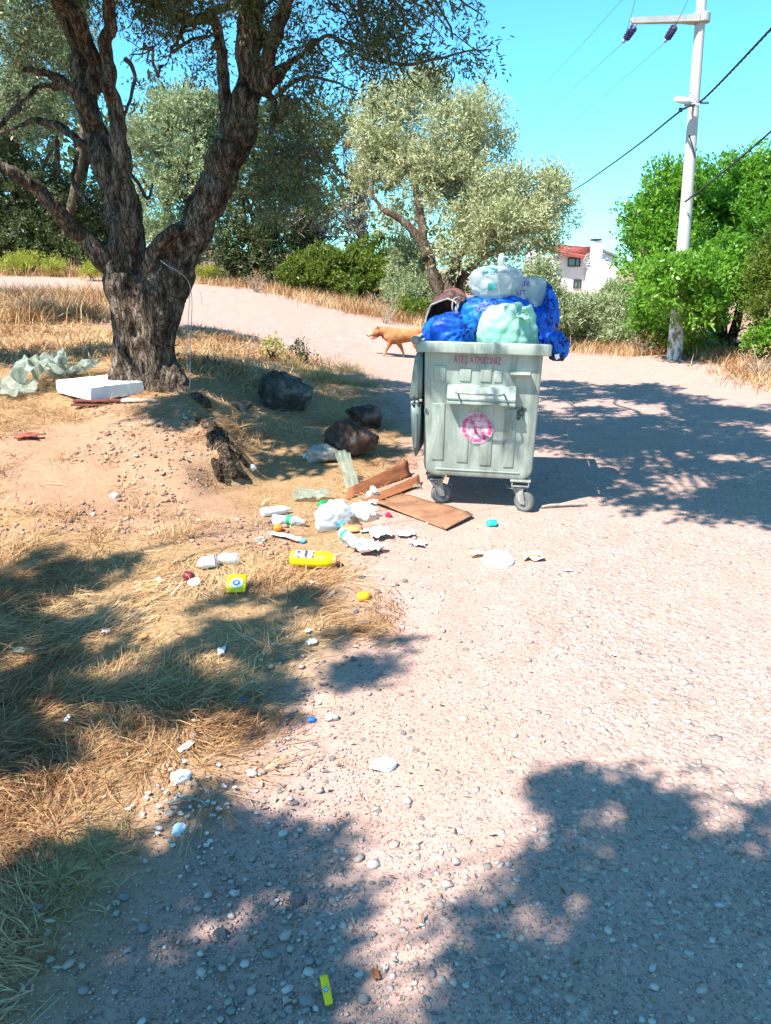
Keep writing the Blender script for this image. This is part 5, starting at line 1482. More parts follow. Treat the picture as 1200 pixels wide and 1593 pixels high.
# ------------------------------------------------------------------ dog
def build_dog():
    YD = 14.5
    base = g(612, 555)
    YD = base[1]
    def q(px, py, dy, r): p = at(px, py, YD + dy); return (p[0], p[1], p[2], r)
    t = thing('dog', 'tan dog walking left along the track behind the bin, mouth open', 'dog', base)
    mb = MB()
    def chain(pts, seg=12, n=5, ell=None):
        P = cr_path(np.array(pts), n); mb.add(*tube(P[:, :3], P[:, 3], seg, True, ell))
    chain([q(662, 517, 0, .06), q(654, 519, 0, .115), q(642, 521, 0, .118), q(628, 522.5, 0, .130), q(614, 523, 0, .150), q(604, 521.5, 0, .120), q(598, 519, 0, .085)], 16, 6)
    chain([q(610, 519, 0, .115), q(600, 517, 0, .098), q(592, 515.5, 0, .085), q(588, 515.5, 0, .06)], 14, 5)
    chain([q(593, 516.5, 0, .05), q(589, 516.2, 0, .082), q(584.5, 516.8, 0, .072), q(580, 519, 0, .045), q(575.5, 521, 0, .036), q(571.8, 522.2, 0, .024)], 14, 5)
    chain([q(588, 521, 0, .045), q(583, 525, 0, .026), q(578.5, 527.2, 0, .018)], 10, 5)
    for dy in (-.045, .045):
        chain([q(588.5, 512.5, dy, .030), q(587.5, 509.5, dy * 1.2, .022), q(586.5, 506.5, dy * 1.3, .006)], 8, 4, (1, .5))
    chain([q(660, 515, 0, .045), q(667, 519, 0, .036), q(671, 527, .02, .030), q(673, 536, .02, .014)], 10, 5)
    # near front leg stepping forward, off front leg swept back
    chain([q(609, 524, -.06, .080), q(607.5, 533, -.07, .052), q(604.5, 539, -.07, .034), q(601, 546, -.07, .025), q(598.5, 551, -.07, .022), q(595, 553.0, -.07, .024), q(592.5, 553.6, -.07, .015)], 10, 5)
    chain([q(618, 526, .05, .080), q(621.5, 535, .06, .052), q(624.5, 541, .06, .034), q(627, 547.5, .06, .025), q(628.5, 553.0, .06, .023), q(626, 555.4, .06, .024), q(624, 556, .06, .014)], 10, 5)
    # hind legs: knee forward, hock back
    chain([q(653, 521, -.06, .105), q(648, 531, -.07, .075), q(646, 537, -.07, .048), q(651, 543, -.07, .032), q(654.5, 547, -.07, .028), q(652.5, 552.5, -.07, .023), q(649.5, 555, -.07, .024), q(647, 555.6, -.07, .015)], 10, 5)
    chain([q(656, 521, .06, .10), q(655, 531, .07, .072), q(656, 537, .07, .048), q(663, 542, .07, .032), q(668, 545, .07, .028), q(668.5, 550.5, .07, .022), q(666.5, 554, .07, .022), q(664, 554.6, .07, .014)], 10, 5)
    me = fuse(mb, .0115, 4, .5)
    V = mesh_co(me)
    # colour patches: reddish ears and throat, paler underside and feet
    ex = q(587, 508, 0, 0); dark = np.clip(1 - np.abs(V[:, 2] - ex[2]) / .07, 0, 1) * (np.abs(V[:, 0] - ex[0]) < .07)
    neck = q(591, 522, 0, 0); dark = np.maximum(dark, .7 * np.exp(-(((V[:, 0] - neck[0]) / .05) ** 2 + ((V[:, 2] - neck[2]) / .07) ** 2)))
    pale = np.clip((base[2] + .14 - V[:, 2]) / .12, 0, 1) * .8
    mz = q(575, 521, 0, 0); pale = np.maximum(pale, .6 * np.exp(-((V[:, 0] - mz[0]) / .06) ** 2 - ((V[:, 2] - mz[2]) / .06) ** 2))
    set_co(me, V - base); all_smooth(me)
    set_attr(me, 'dark', dark); set_attr(me, 'pale', pale)
    m, nt, out = new_mat('tan_fur')
    c_ = mixc(nt, ramp(nt, noise(nt, 5, 6, .7), [(.35, (0, 0, 0)), (.65, (1, 1, 1))]), (.26, .085, .022), (.50, .24, .10))
    c_ = mixc(nt, N(nt, 'ShaderNodeAttribute', attribute_name='dark').outputs['Fac'], c_, (.17, .03, .014))
    c_ = mixc(nt, N(nt, 'ShaderNodeAttribute', attribute_name='pale').outputs['Fac'], c_, (.58, .42, .26))
    nt.links.new(prin(nt, c_, .75, .2, 0, bump(nt, noise(nt, 1, 5, .7, 'Object', (50, 120, 120)), .8, .02)), out.inputs[0])
    link('body', me, m, t)
    n_ = at(571.4, 521.6, YD)
    MB().add(*bag_shape(n_, (.018, .02, .015), 3, .05, sub=2)).build('nose', pm('nose_black', (.02, .017, .016), .2, 20, .4, 0), t)
    for dy in (-.058, .058):
        MB().add(*bag_shape(at(582.4, 516.3, YD + dy), (.010, .008, .009), 4, .02, sub=2)).build('eye', pm('eye_dark', (.02, .012, .008), .2, 20, .2, 0), t)
    MB().add(*tube(cr_path([at(585, 523.3, YD - .005), at(581, 525.2, YD - .005), at(577.5, 527.4, YD - .005), at(575.8, 529.0, YD - .005)], 5), [.014] * 16, 8, True, (1.3, .5))).build('tongue', pm('tongue_pink', (.50, .12, .13), .2, 20, .5, 0), t)
    a0 = at(594, 519, YD); ax = at(597, 518, YD) - at(590, 520, YD)
    MB().add(*lathe([(.090, -.012), (.094, -.010), (.094, .010), (.090, .012)], 24, frame(a0, ax))).build('collar', pm('collar_red', (.20, .03, .025), .2, 20, .6, 0), t)
build_dog()

# ------------------------------------------------------------------ utility pole and cables
M_CONC = pm('pole_concrete', (.46, .44, .40), .22, 3, .85, .3, 50, .2)
M_CABLE = pm('cable_black', (.035, .04, .045), .3, 30, .6, 0)
M_WIRE = pm('bare_wire', (.16, .17, .18), .2, 30, .4, 0, metal=.6)
def build_pole():
    base = g(1050, 559)
    Y0 = base[1]
    t = thing('utility_pole', 'tall round concrete utility pole with a side crossarm at the right', 'pole', base)
    m, nt, out = new_mat('pole_whitewash')
    geo = N(nt, 'ShaderNodeTexCoord'); sx = N(nt, 'ShaderNodeSeparateXYZ'); nt.links.new(geo.outputs['Object'], sx.inputs[0])
    nz = noise(nt, 6, 4, .6)
    ad = N(nt, 'ShaderNodeMath', operation='MULTIPLY_ADD'); ad.inputs[1].default_value = .5; nt.links.new(nz, ad.inputs[0]); nt.links.new(sx.outputs['Z'], ad.inputs[2])
    lo = ramp(nt, ad.outputs[0], [(.95, (1, 1, 1)), (1.0, (0, 0, 0))])
    cc = mixc(nt, noise(nt, 4, 5, .6), (.50, .475, .43), (.40, .375, .335))
    wl_ = ramp(nt, noise(nt, 7, 5, .65, 'Object', (1, 1, .6)), [(.46, (.62, .60, .56)), (.56, (.20, .18, .16))])
    cc = mixc(nt, lo, cc, wl_)
    nt.links.new(prin(nt, cc, .9, .15, 0, bump(nt, noise(nt, 60, 4, .6), .3, .006)), out.inputs[0])
    top = at(1095, -40, Y0)
    pts = [base - np.array([0, 0, .25]) + (base - top) * .0, base + (top - base) * .33, base + (top - base) * .66, top]
    rad = [.5 * 24 * mpp(1050, 557, Y0), .5 * 19.5 * mpp(1065, 350, Y0), .5 * 16.5 * mpp(1080, 170, Y0), .5 * 14.5 * mpp(1092, 0, Y0)]
    P = cr_path(np.concatenate([np.array(pts), np.array(rad)[:, None]], 1), 8)
    MB().add(*tube(P[:, :3], P[:, 3], 28)).build('shaft', m, t)
    ax = (top - base) / np.linalg.norm(top - base)
    # crossarm: collar and tapering arm
    c = at(1091, 30, Y0); s = mpp(1091, 30, Y0)
    arm = MB()
    arm.add(*lathe([(.105, -.055), (.145, -.055), (.15, -.045), (.15, .075), (.145, .085), (.105, .085)], 28, frame(c, ax)))
    e = at(983, 33, Y0 - .25)
    ring = []
    for (f_, hh, ww) in ((0, .07, .13), (.25, .055, .085), (1, .048, .05)):
        o_ = c * (1 - f_) + e * f_ + (c - e) * (.0 if f_ else -.0)
        dx = (e - c) / np.linalg.norm(e - c); side = np.cross(dx, [0, 0, 1]); side /= np.linalg.norm(side)
        for (a, b) in ((-1, -1), (1, -1), (1, 1), (-1, 1)): ring.append(o_ + side * a * ww + np.array([0, 0, b * hh * (1 if b > 0 else .75)]))
    st = (e - c) / np.linalg.norm(e - c) * .10
    ring = np.array(ring); ring[:4] += st
    arm.add(ring, [(i * 4 + k, i * 4 + (k + 1) % 4, (i + 1) * 4 + (k + 1) % 4, (i + 1) * 4 + k) for i in range(2) for k in range(4)] + [(3, 2, 1, 0), (8, 9, 10, 11)])
    arm.build('crossarm', M_CONC, t, smooth=False)
    M_INS = pm('insulator_glaze', (.030, .022, .075), .3, 10, .2, 0, spec=.6)
    for (a, b) in (((990, 38), (971, 64)), ((1052, 38), (1036, 63))):
        A, B = at(a[0], a[1], Y0 - .05), at(b[0], b[1], Y0 + .45)
        d = B - A; L_ = np.linalg.norm(d); d = d / L_
        st_ = MB().add(*tube([A, B], .014, 8)).add(*lathe([(.02, 0), (.032, .01), (.032, .05), (.02, .06)], 10, frame(B - d * .03, d))).build('insulator_string', pm('galvanised', (.45, .46, .46), .2, 20, .45, 0, metal=.4), t)
        for k in range(4):
            MB().add(*lathe([(.014, -.030), (.028, -.026), (.04, -.012), (.066, .0), (.07, .010), (.062, .016), (.04, .012), (.016, .026)], 20, frame(A + d * L_ * (.28 + .16 * k), -d))).build('disc', M_INS, st_)
    # lamp and bracket on the shaft
    lc = at(1062, 156, Y0 - .25); ls = mpp(1062, 156, Y0)
    l = MB()
    v, f = bag_shape((0, 0, 0), (.15, .075, .055), 2, 0.0, sub=4); v[:, 2] += -.14 * v[:, 0] * -1 * .0
    Mx = frame(lc, (0.1, -.4, 1), (-1, .0, .30)); l.add(xf(v, Mx), f)
    lamp = l.build('lamp_head', pm('lamp_white', (.74, .75, .74), .08, 10, .4, 0), t)
    MB().add(*tube([lc + np.array([.11, 0, .02]), at(1074, 160, Y0 - .15), at(1082, 162, Y0 - .05)], [.025, .02, .02], 8)).build('lamp_arm', M_WIRE, lamp)
    MB().add(*box(at(1077, 163, Y0 - .2), (.26, .05, .05), .006)).build('bracket', pm('bracket_steel', (.45, .46, .46), .25, 20, .5, 0), t)
    MB().add(*box(at(1094, 160, Y0 + .02), (.20, .04, .04), .005)).build('bracket', pm('bracket_dark', (.10, .14, .18), .25, 20, .5, 0), t)
    MB().add(*box(at(1059, 171, Y0 - .22), (.06, .05, .07), .008)).build('clamp', M_CABLE, t)
    MB().add(*tube(cr_path([at(1072, 210, Y0 - .19), at(1078, 228, Y0 - .2), at(1082, 246, Y0 - .18)], 5), .012, 6)).build('strap', M_CABLE, t)
    return Y0
YP = build_pole()
def cable(name, label, pts, rad, mat, group=None, twist=False):
    P = cr_path(np.array(pts), 14)
    mb = MB()
    if twist:
        s = np.concatenate([[0], np.cumsum(np.linalg.norm(np.diff(P, axis=0), axis=1))])
        u = np.linspace(0, s[-1], int(s[-1] / .05) + 2); Q = np.stack([np.interp(u, s, P[:, k]) for k in range(3)], -1)
        for ph in (0, 2.1, 4.2):
            W = Q + rad * .6 * np.stack([np.cos(u * 12 + ph), np.zeros_like(u), np.sin(u * 12 + ph)], -1)
            mb.add(*tube(W, rad * .62, 5))
    else: mb.add(*tube(P, rad, 6))
    o = mb.build(name, mat)
    tag(o, label, 'cable', group)
cable('overhead_cable', 'thick twisted black cable clamped to the utility pole below the lamp', [at(1420, -200, 7.5), at(1290, -55, 9.5), at(1200, 45, 11.8), at(1095, 154, YP - .28), at(1060, 172, YP - .25), at(1000, 220, 18.5), at(940, 264, 23), at(890, 297, 27), at(830, 325, 33)], .017, M_CABLE, twist=True)
cable('overhead_cable', 'black cable running into the green tree below the other cable', [at(1400, 10, 9), at(1290, 118, 11), at(1200, 204, 13), at(1130, 264, 14.2), at(1066, 314, YP - .2)], .016, M_CABLE)
cable('overhead_wire', 'thin wire leaving the outer insulator towards the left', [at(971, 65, YP + .45), at(900, 130, 20), at(830, 192, 26), at(760, 250, 36)], .0045, M_WIRE)
cable('overhead_wire', 'thin wire leaving the inner insulator towards the left', [at(1036, 65, YP + .45), at(950, 140, 20), at(870, 208, 26), at(800, 262, 36)], .0045, M_WIRE)
cable('overhead_wire', 'faint wire crossing the sky left of the crossarm', [at(1020, -52, 13), at(968, 0, 15), at(900, 75, 20), at(830, 148, 27), at(770, 205, 36)], .0045, M_WIRE)
cable('jumper_wire', 'wire rising from the outer insulator out of the photo', [at(971, 62, YP + .45), at(978, 38, YP), at(986, 10, YP - .8), at(998, -40, YP - 2)], .0045, M_WIRE)
cable('jumper_wire', 'wire rising past the crossarm from the inner insulator', [at(1036, 62, YP + .45), at(1050, 40, YP - .35), at(1066, 10, YP - .9), at(1085, -35, YP - 2)], .0045, M_WIRE)

# ------------------------------------------------------------------ house beyond the shrubs
def build_house():
    YH = 78.0
    P = lambda px, py, dy=0: at(px, py, YH + dy)
    base = P(905, 450); base[2] = float(hz(base[0], base[1])[0])
    t = thing('house', 'white two storey house with a red roof behind the olive shrubs', 'house', base)
    M_W = pm('house_render', (.66, .61, .54), .1, .6, .9, .1); M_W2 = pm('house_white', (.78, .77, .74), .08, .6, .9, .1)
    def block(name, x0, y0, x1, y1, d0, d1, mat):
        a, b = P(x0, y0, 0), P(x1, y1, 0)
        v, f = box(((a[0] + b[0]) / 2, YH + (d0 + d1) / 2, (a[2] + min(b[2], base[2] - .5)) / 2), (b[0] - a[0], d1 - d0, a[2] - min(b[2], base[2] - .5)))
        return MB().add(v, f).build(name, mat, t, smooth=False)
    block('wall', 866, 397, 911, 460, 0, 7, M_W)
    block('terrace_block', 911.5, 416.5, 944, 460, -1.2, 6, M_W)
    block('wall', 912, 392, 931, 416, 2.5, 7, M_W2)
    # right wing with a falling roof line
    a = [P(931, 389, 2), P(961, 402, 2), P(961, 460, 2), P(931, 460, 2)]
    v = np.array(a + [p + np.array([0, 6., 0]) for p in a])
    MB().add(v, [(0, 1, 2, 3), (7, 6, 5, 4), (0, 4, 5, 1), (1, 5, 6, 2), (3, 7, 4, 0)]).build('wing', M_W2, t, smooth=False)
    w = MB()
    q = [P(930, 387.2, 1.6), P(964, 401.8, 1.6)]
    dz = np.array([0, 0, .22]); dy = np.array([0, 7., 0])
    v = np.array([q[0], q[1], q[1] + dz, q[0] + dz, q[0] + dy, q[1] + dy, q[1] + dz + dy, q[0] + dz + dy])
    w.add(v, [(0, 1, 2, 3), (7, 6, 5, 4), (3, 2, 6, 7), (1, 0, 4, 5), (0, 3, 7, 4), (1, 5, 6, 2)]).build('wing_roof', pm('grey_roof', (.20, .20, .22), .2, 2, .9, .2), t, smooth=False)
    # hipped red roof: tile courses as steps
    M_R = pm('red_tiles', (.30, .075, .06), .25, 1.5, .8, .5, 12)
    e = [P(856, 389, -1.0), P(913, 399, -1.0), P(914, 398, 8), P(857, 388, 8)]
    r0, r1 = P(864, 379.8, 3.5), P(921, 384.5, 3.5)
    rf = MB(); th = np.array([0, 0, -.25])
    rf.add(np.array(e + [r0, r1]), [(0, 1, 5, 4), (2, 3, 4, 5), (1, 2, 5), (3, 0, 4), (3, 2, 1, 0)])
    rf.add(np.array([e[0], e[1], e[1] + th, e[0] + th, e[0] + [0, .3, 0], e[1] + [0, .3, 0], e[1] + th + [0, .3, 0], e[0] + th + [0, .3, 0]]), [(3, 2, 1, 0), (2, 3, 7, 6), (0, 3, 7, 4), (1, 2, 6, 5)])
    roof = rf.build('roof', M_R, t, smooth=False)
    for k in range(1, 7):
        f_ = k / 7; A = e[0] * (1 - f_) + r0 * f_; B = e[1] * (1 - f_) + r1 * f_
        MB().add(*tube([A + [0, -.05, .04], B + [0, -.05, .04]], .07, 6)).build('tile_course', M_R, roof)
    # small upper roof behind the chimney
    u = [P(900, 389, 2), P(921, 390, 2), P(921, 389, 7), P(901, 388, 7), P(922, 380.5, 4.5), P(908, 385, 4.5)]
    MB().add(np.array(u), [(0, 1, 4, 5), (1, 2, 4), (2, 3, 5, 4), (3, 0, 5)]).build('roof', M_R, t, smooth=False)
    ch = block('chimney', 922, 375, 932.5, 420, -.6, .6, M_W2)
    a, b = P(921.3, 372, 0), P(933.2, 375, 0)
    MB().add(*box(((a[0] + b[0]) / 2, YH, (a[2] + b[2]) / 2 + .03), (b[0] - a[0], 1.4, a[2] - b[2] - .02))).build('chimney_cap', pm('cap_black', (.03, .03, .03), .2, 3, .8, 0), ch, smooth=False)
    M_FR = pm('window_frame_dark', (.05, .045, .04), .2, 5, .6, 0)
    M_GL = pm('window_glass', (.12, .22, .25), .3, 1, .12, 0, spec=.7)
    for (x0, y0, x1, y1, split) in ((885, 401.5, 902, 414, .62), (893.5, 435.5, 903, 447.5, .55)):
        a, b = P(x0, y0, -.06), P(x1, y1, -.06); cxm, czm = (a[0] + b[0]) / 2, (a[2] + b[2]) / 2; W_, H_ = b[0] - a[0], a[2] - b[2]
        fr = MB()
        for c_, s_ in (((cxm, YH - .05, a[2]), (W_ + .12, .14, .1)), ((cxm, YH - .05, b[2]), (W_ + .12, .14, .1)), ((a[0], YH - .05, czm), (.1, .14, H_ - .1)), ((b[0], YH - .05, czm), (.1, .14, H_ - .1)), ((a[0] + W_ * split, YH - .05, czm), (.1, .13, H_ - .1))):
            fr.add(*box(c_, s_))
        wo_ = fr.build('window', M_FR, t, smooth=False)
        for (f0, f1) in ((0, split), (split, 1)):
            MB().add(*box((a[0] + W_ * (f0 + f1) / 2, YH - .02, czm), (W_ * (f1 - f0) - .12, .03, H_ - .12))).build('pane', M_GL, wo_, smooth=False)
    # curly iron railing on the terrace
    rl = MB()
    for (x0, x1, y) in ((912, 944, 411.5), (912, 944, 416.2)): rl.add(*tube([P(x0, y, -1.0), P(x1, y, -1.0)], .035, 6))
    for k in range(9):
        px = 913 + k * 3.8
        rl.add(*tube([P(px, 411.5, -1.0), P(px, 416, -1.0)], .025, 5))
    for (cx_, cy_, rr) in ((916, 400, 5), (912.5, 405, 4), (938, 401, 7), (941, 408, 4), (928, 409, 4), (919, 410, 3)):
        rl.add(*tube([P(cx_ + rr * math.cos(a * .45), cy_ + rr * math.sin(a * .45), .9 - 1.9 * 1) for a in range(13)], .04, 5))
    rl.build('railing', pm('railing_iron', (.45, .44, .42), .2, 5, .6, 0), t)
    # side gable strip at the left
    block('wall', 845, 388, 857, 460, 5, 9, M_W2)
build_house()

# ------------------------------------------------------------------ rocks
def rock_mesh(seed, rad, sub=4, rough=.22, cuts=7):
    V, Fs = ico(sub)
    r = np.random.default_rng(seed)
    P = V.copy()
    for k in range(cuts):
        n_ = unit(r, 1)[0]; d = r.uniform(.55, .9)
        h = P @ n_ - d; P = P - np.outer(np.maximum(h, 0), n_) * .98
    P = P * (1 + rough * (fbm(V * 1.8 + seed, 4, seed) - .5) * 2)[:, None]
    P = P * (1 + .13 * (fbm(V * 6 + seed, 4, seed + 1) - .5) * 2)[:, None]
    return P * np.asarray(rad), Fs
def rock_mat(name, a, b, c):
    m, nt, out = new_mat(name)
    f = noise(nt, 5, 7, .65, dist=.4); f2 = noise(nt, 30, 5, .7)
    cc = ramp(nt, f, [(.32, a), (.5, b), (.68, c)]); cc = mixc(nt, .5, cc, mixc(nt, f2, (.2, .2, .2), (.8, .8, .8)), 'SOFT_LIGHT')
    nt.links.new(prin(nt, cc, 1.0, .04, 0, bump(nt, f2, .8, .02, bump(nt, f, .9, .06))), out.inputs[0])
    return m
M_ROCKD = rock_mat('dark_rock', (.042, .036, .030), (.095, .082, .068), (.27, .235, .195))
M_ROCKB = rock_mat('brown_rock', (.045, .027, .020), (.105, .066, .050), (.30, .21, .17))
M_ROCKP = rock_mat('pale_rock', (.26, .23, .19), (.40, .36, .30), (.52, .48, .42))
M_ROCKR = rock_mat('rubble', (.22, .19, .18), (.34, .30, .28), (.45, .40, .37))
def rock(px, py, w, h, seed, mat, label, sink=.25, yr=.8, rotz=0.0, name='boulder', cat='rock', **kw):
    p0 = g(px, py); s = mpp(px, py, p0[1])
    rad = np.array([w * s / 2, w * s / 2 * yr, h * s / 2])
    V, Fs = rock_mesh(seed, rad, **kw)
    ca, sa = math.cos(rotz), math.sin(rotz); V = np.stack([V[:, 0] * ca - V[:, 1] * sa, V[:, 0] * sa + V[:, 1] * ca, V[:, 2]], -1)
    me = mesh_pd(name, V, Fs)
    o = link(name, me, mat); o.location = (p0[0], p0[1] + rad[1] * .4, p0[2] + rad[2] * (1 - 2 * sink))
    return tag(o, label, cat)
rock(440, 640, 92, 84, 501, M_ROCKD, 'large black boulder in the shade right of the big olive', .22, .9, cuts=9)
rock(547, 712, 84, 66, 502, M_ROCKB, 'dark brown boulder with a flat pinkish top left face', .15, .85, .4, cuts=10)
rock(566, 664, 62, 44, 503, M_ROCKB, 'dark brown boulder behind the one with the pinkish face', .2, .85, -.3, cuts=9)
rock(500, 720, 60, 32, 504, M_ROCKP, 'pale beige stone against the dark brown boulder', .2, .8, .2)
rock(482, 716, 22, 16, 505, M_WHITE, 'small white stone touching the pale beige stone', .2, .8, .2, name='stone')
rock(374, 636, 40, 24, 506, M_ROCKD, 'small dark rock left of the black boulder', .3, .8)
M_ROOT = bark_mat('root_bark', (.016, .011, .008), (.06, .04, .028), (.17, .125, .09), 24, 24)
def root(label, lines, seed):
    mb = MB()
    for i, ln in enumerate(lines):
        limb(mb, [(*(g(px, py) + np.array([0, 0, up_])), r_) for (px, py, up_, r_) in ln], 9, 7, .03, seed + i)
    me = fuse(mb, .012, 2, .5); V = mesh_co(me); no = mesh_no(me)
    V = V + no * ((fbm(V * 22, 3, seed) - .5) * .035)[:, None]
    b_ = np.array([V[:, 0].mean(), V[:, 1].mean(), V[:, 2].min()]); set_co(me, V - b_); all_smooth(me)
    o = link('exposed_root', me, M_ROOT); o.location = b_; tag(o, label, 'root')
root('gnarled dark roots exposed in the eroded edge of the bank', [[(308, 652, -.02, .05), (326, 672, .03, .055), (343, 700, .02, .06), (360, 728, .0, .045), (384, 742, -.02, .03)], [(318, 664, .0, .03), (340, 680, .05, .035), (366, 706, .04, .03), (386, 728, -.01, .015)], [(330, 690, .02, .04), (334, 722, .0, .04), (342, 748, -.03, .02)]], 507)
root('short dark root hump at the top of the bank right of the trunk', [[(290, 612, -.03, .05), (306, 622, .02, .05), (320, 634, .01, .04), (336, 642, -.03, .02)]], 509)
rock(393, 732, 12, 11, 510, M_WHITE, 'tiny white stone below the gnarled dark roots', .2, .8, name='stone')
rock(597, 1200, 42, 26, 511, M_WHITE, 'white stone on the dirt at the road edge', .25, .7, .3, name='stone', cuts=6)
rock(516, 1123, 26, 16, 512, M_ROCKP, 'flat grey stone beside the blue bottle cap', .35, .8, name='stone')
M_STONEG = rock_mat('grey_stone', (.07, .07, .075), (.13, .13, .135), (.20, .195, .19))
rock(463, 1408, 26, 24, 513, M_STONEG, 'round dark stone among the pebbles near the bottom', .25, .9, name='stone', cuts=2, rough=.08)
rock(281, 1220, 34, 26, 514, M_WHITE, 'white lump at the edge of the straw', .3, .8, .4, name='stone')
rock(277, 1300, 26, 22, 515, M_WHITE, 'white chip in the shade among small flakes', .3, .8, .9, name='stone')
rock(430, 797, 14, 12, 516, M_ROCKP, 'buff stone touching the white bottle', .3, .8, name='stone')
rock(405, 845, 20, 14, 517, M_ROCKP, 'buff stone lying left of the orange cap', .3, .8, name='stone')
rock(178, 772, 18, 12, 518, M_ROCKP, 'pale stone on the slope of the bank', .3, .8, name='stone')
rock(345, 1458, 30, 18, 519, M_STONEG, 'dark blue grey stone in the foreground shade', .35, .8, name='stone')
# loose stones nobody could tell apart
rs = np.random.default_rng(520)
sm = []
for k in range(6):
    V, Fs = rock_mesh(530 + k, (1, .8, .6), 2, .18, 4); me = mesh_pd('stone', V, Fs); me.materials.append((M_ROCKP, M_ROCKR, M_ROCKR)[k % 3]); sm.append(me)
cnt = 0
while cnt < 95:
    px = rs.choice([rs.uniform(430, 680), rs.uniform(560, 760), rs.uniform(430, 600)]); py = rs.uniform(870, 1590)
    p0 = g(px, py); s = mpp(px, py, p0[1])
    w = rs.uniform(7, 14) * s * .5
    o = bpy.data.objects.new('stone', sm[rs.integers(6)]); col.objects.link(o)
    o.location = (p0[0], p0[1], p0[2] + w * .25); o.scale = (w, w, w * rs.uniform(.6, 1)); o.rotation_euler = (rs.uniform(-.2, .2), rs.uniform(-.2, .2), rs.uniform(0, 6.28))
    tag(o, 'small loose grey or buff stone on the dirt along the near road edge', 'stone', 'loose stones along the road edge'); cnt += 1
# tumbled stone wall under the green tree
wb_ = g(1112, 555)
tw = thing('stone_wall', 'low tumbled grey stone wall under the bright green tree', 'wall', wb_ + np.array([0, .9, 0]))
for k in range(34):
    px = 1080 + (k % 12) * 6 + rs.uniform(-2, 2); row = k // 12
    p0 = g(px, 556); c = np.array([p0[0], wb_[1] + .9 + rs.uniform(-.05, .05), wb_[2] + .06 + row * .15])
    V, Fs = rock_mesh(560 + k, (.075 * rs.uniform(.8, 1.3), .12, .085), 2, .12, 5)
    MB().add(V + c, Fs).build('stone', M_ROCKR, tw)

# ------------------------------------------------------------------ litter
def tagged(name, label, cat, parts, origin=None):
    """thing made of (part name, MB, material) ; a single part stays one mesh"""
    if len(parts) == 1:
        pn, mb, mt = parts[0]; o = mb.build(name, mt); c = mesh_co(o.data); b = np.array([c[:, 0].mean(), c[:, 1].mean(), c[:, 2].min()])
        set_co(o.data, c - b); o.location = b
        return tag(o, label, cat)
    allv = np.concatenate([p[1].verts() for p in parts]); b = np.array([allv[:, 0].mean(), allv[:, 1].mean(), allv[:, 2].min()])
    t = thing(name, label, cat, b)
    for pn, mb, mt in parts: mb.build(pn, mt, t)
    return t
def axis_between(a, b, r):
    p0, p1 = g(*a), g(*b); p0[2] += r; p1[2] += r
    return p0, p1
def dent(V, amt, seed, f=14): return V + (np.stack([fbm(V * f + 5 * k, 2, seed + k) for k in range(3)], -1) - .5) * amt * 2

M_YEL = plastic('yellow_plastic', (.82, .62, .008), (.74, .52, .006), .3, .08, 0)
M_ORG = pm('orange_plastic', (.72, .26, .10), .15, 20, .45, .1)
M_PAPER = pm('white_paper', (.80, .79, .76), .12, 14, .85, .3, 30)
M_CARD = pm('brown_cardboard', (.30, .155, .085), .25, 7, .9, .35, 60, c2=(.20, .095, .05))
M_CARDD = pm('orange_brown_cardboard', (.27, .10, .042), .25, 7, .85, .35, 60, c2=(.17, .06, .027))
M_FOAM = pm('polystyrene', (.66, .68, .66), .06, 12, .8, .35, 120)

# yellow bottle
a, b = axis_between((453, 876), (517, 880), .050)
d = b - a; L_ = np.linalg.norm(d); M = frame(a, d)
mb = MB(); v, f = lathe([(.02, 0), (.042, .002), (.05, .012), (.051, .03), (.049, .06), (.050, .10), (.050, L_ * .70), (.0505, L_ * .90), (.045, L_ * .97), (.026, L_ * 1.01), (.022, L_ * 1.03)], 28, M); mb.add(dent(v, .006, 3), f)
cp_ = MB().add(*lathe([(.024, L_ * 1.025), (.026, L_ * 1.03), (.026, L_ * 1.10), (.022, L_ * 1.115), (.014, L_ * 1.12), (.012, L_ * 1.19), (.006, L_ * 1.20)], 20, M))
lb = MB(); ang = np.linspace(-.8, .75, 9)
up_ = np.array([0, 0, 1.]); sd_ = np.cross(d / L_, up_)
for (h0, h1) in ((L_ * .12, L_ * .62),):
    V = np.array([a + d / L_ * (h + .012 * math.sin(i * 2.1)) + .0545 * (up_ * math.cos(q_ + .25) - sd_ * -math.sin(q_ + .25)) for i, h in enumerate(np.linspace(h0, h1, 9)) for q_ in ang])
    lb.add(V, [(i * 9 + k, i * 9 + k + 1, (i + 1) * 9 + k + 1, (i + 1) * 9 + k) for i in range(8) for k in range(8)])
tagged('bottle', 'yellow plastic bottle with an orange cap lying on the straw', 'bottle', [('body', mb, M_YEL), ('cap', cp_, M_ORG), ('paper_label', lb, plastic('label_film', (.80, .78, .70), (.72, .62, .66), .4, .2, 0, None, 16))])

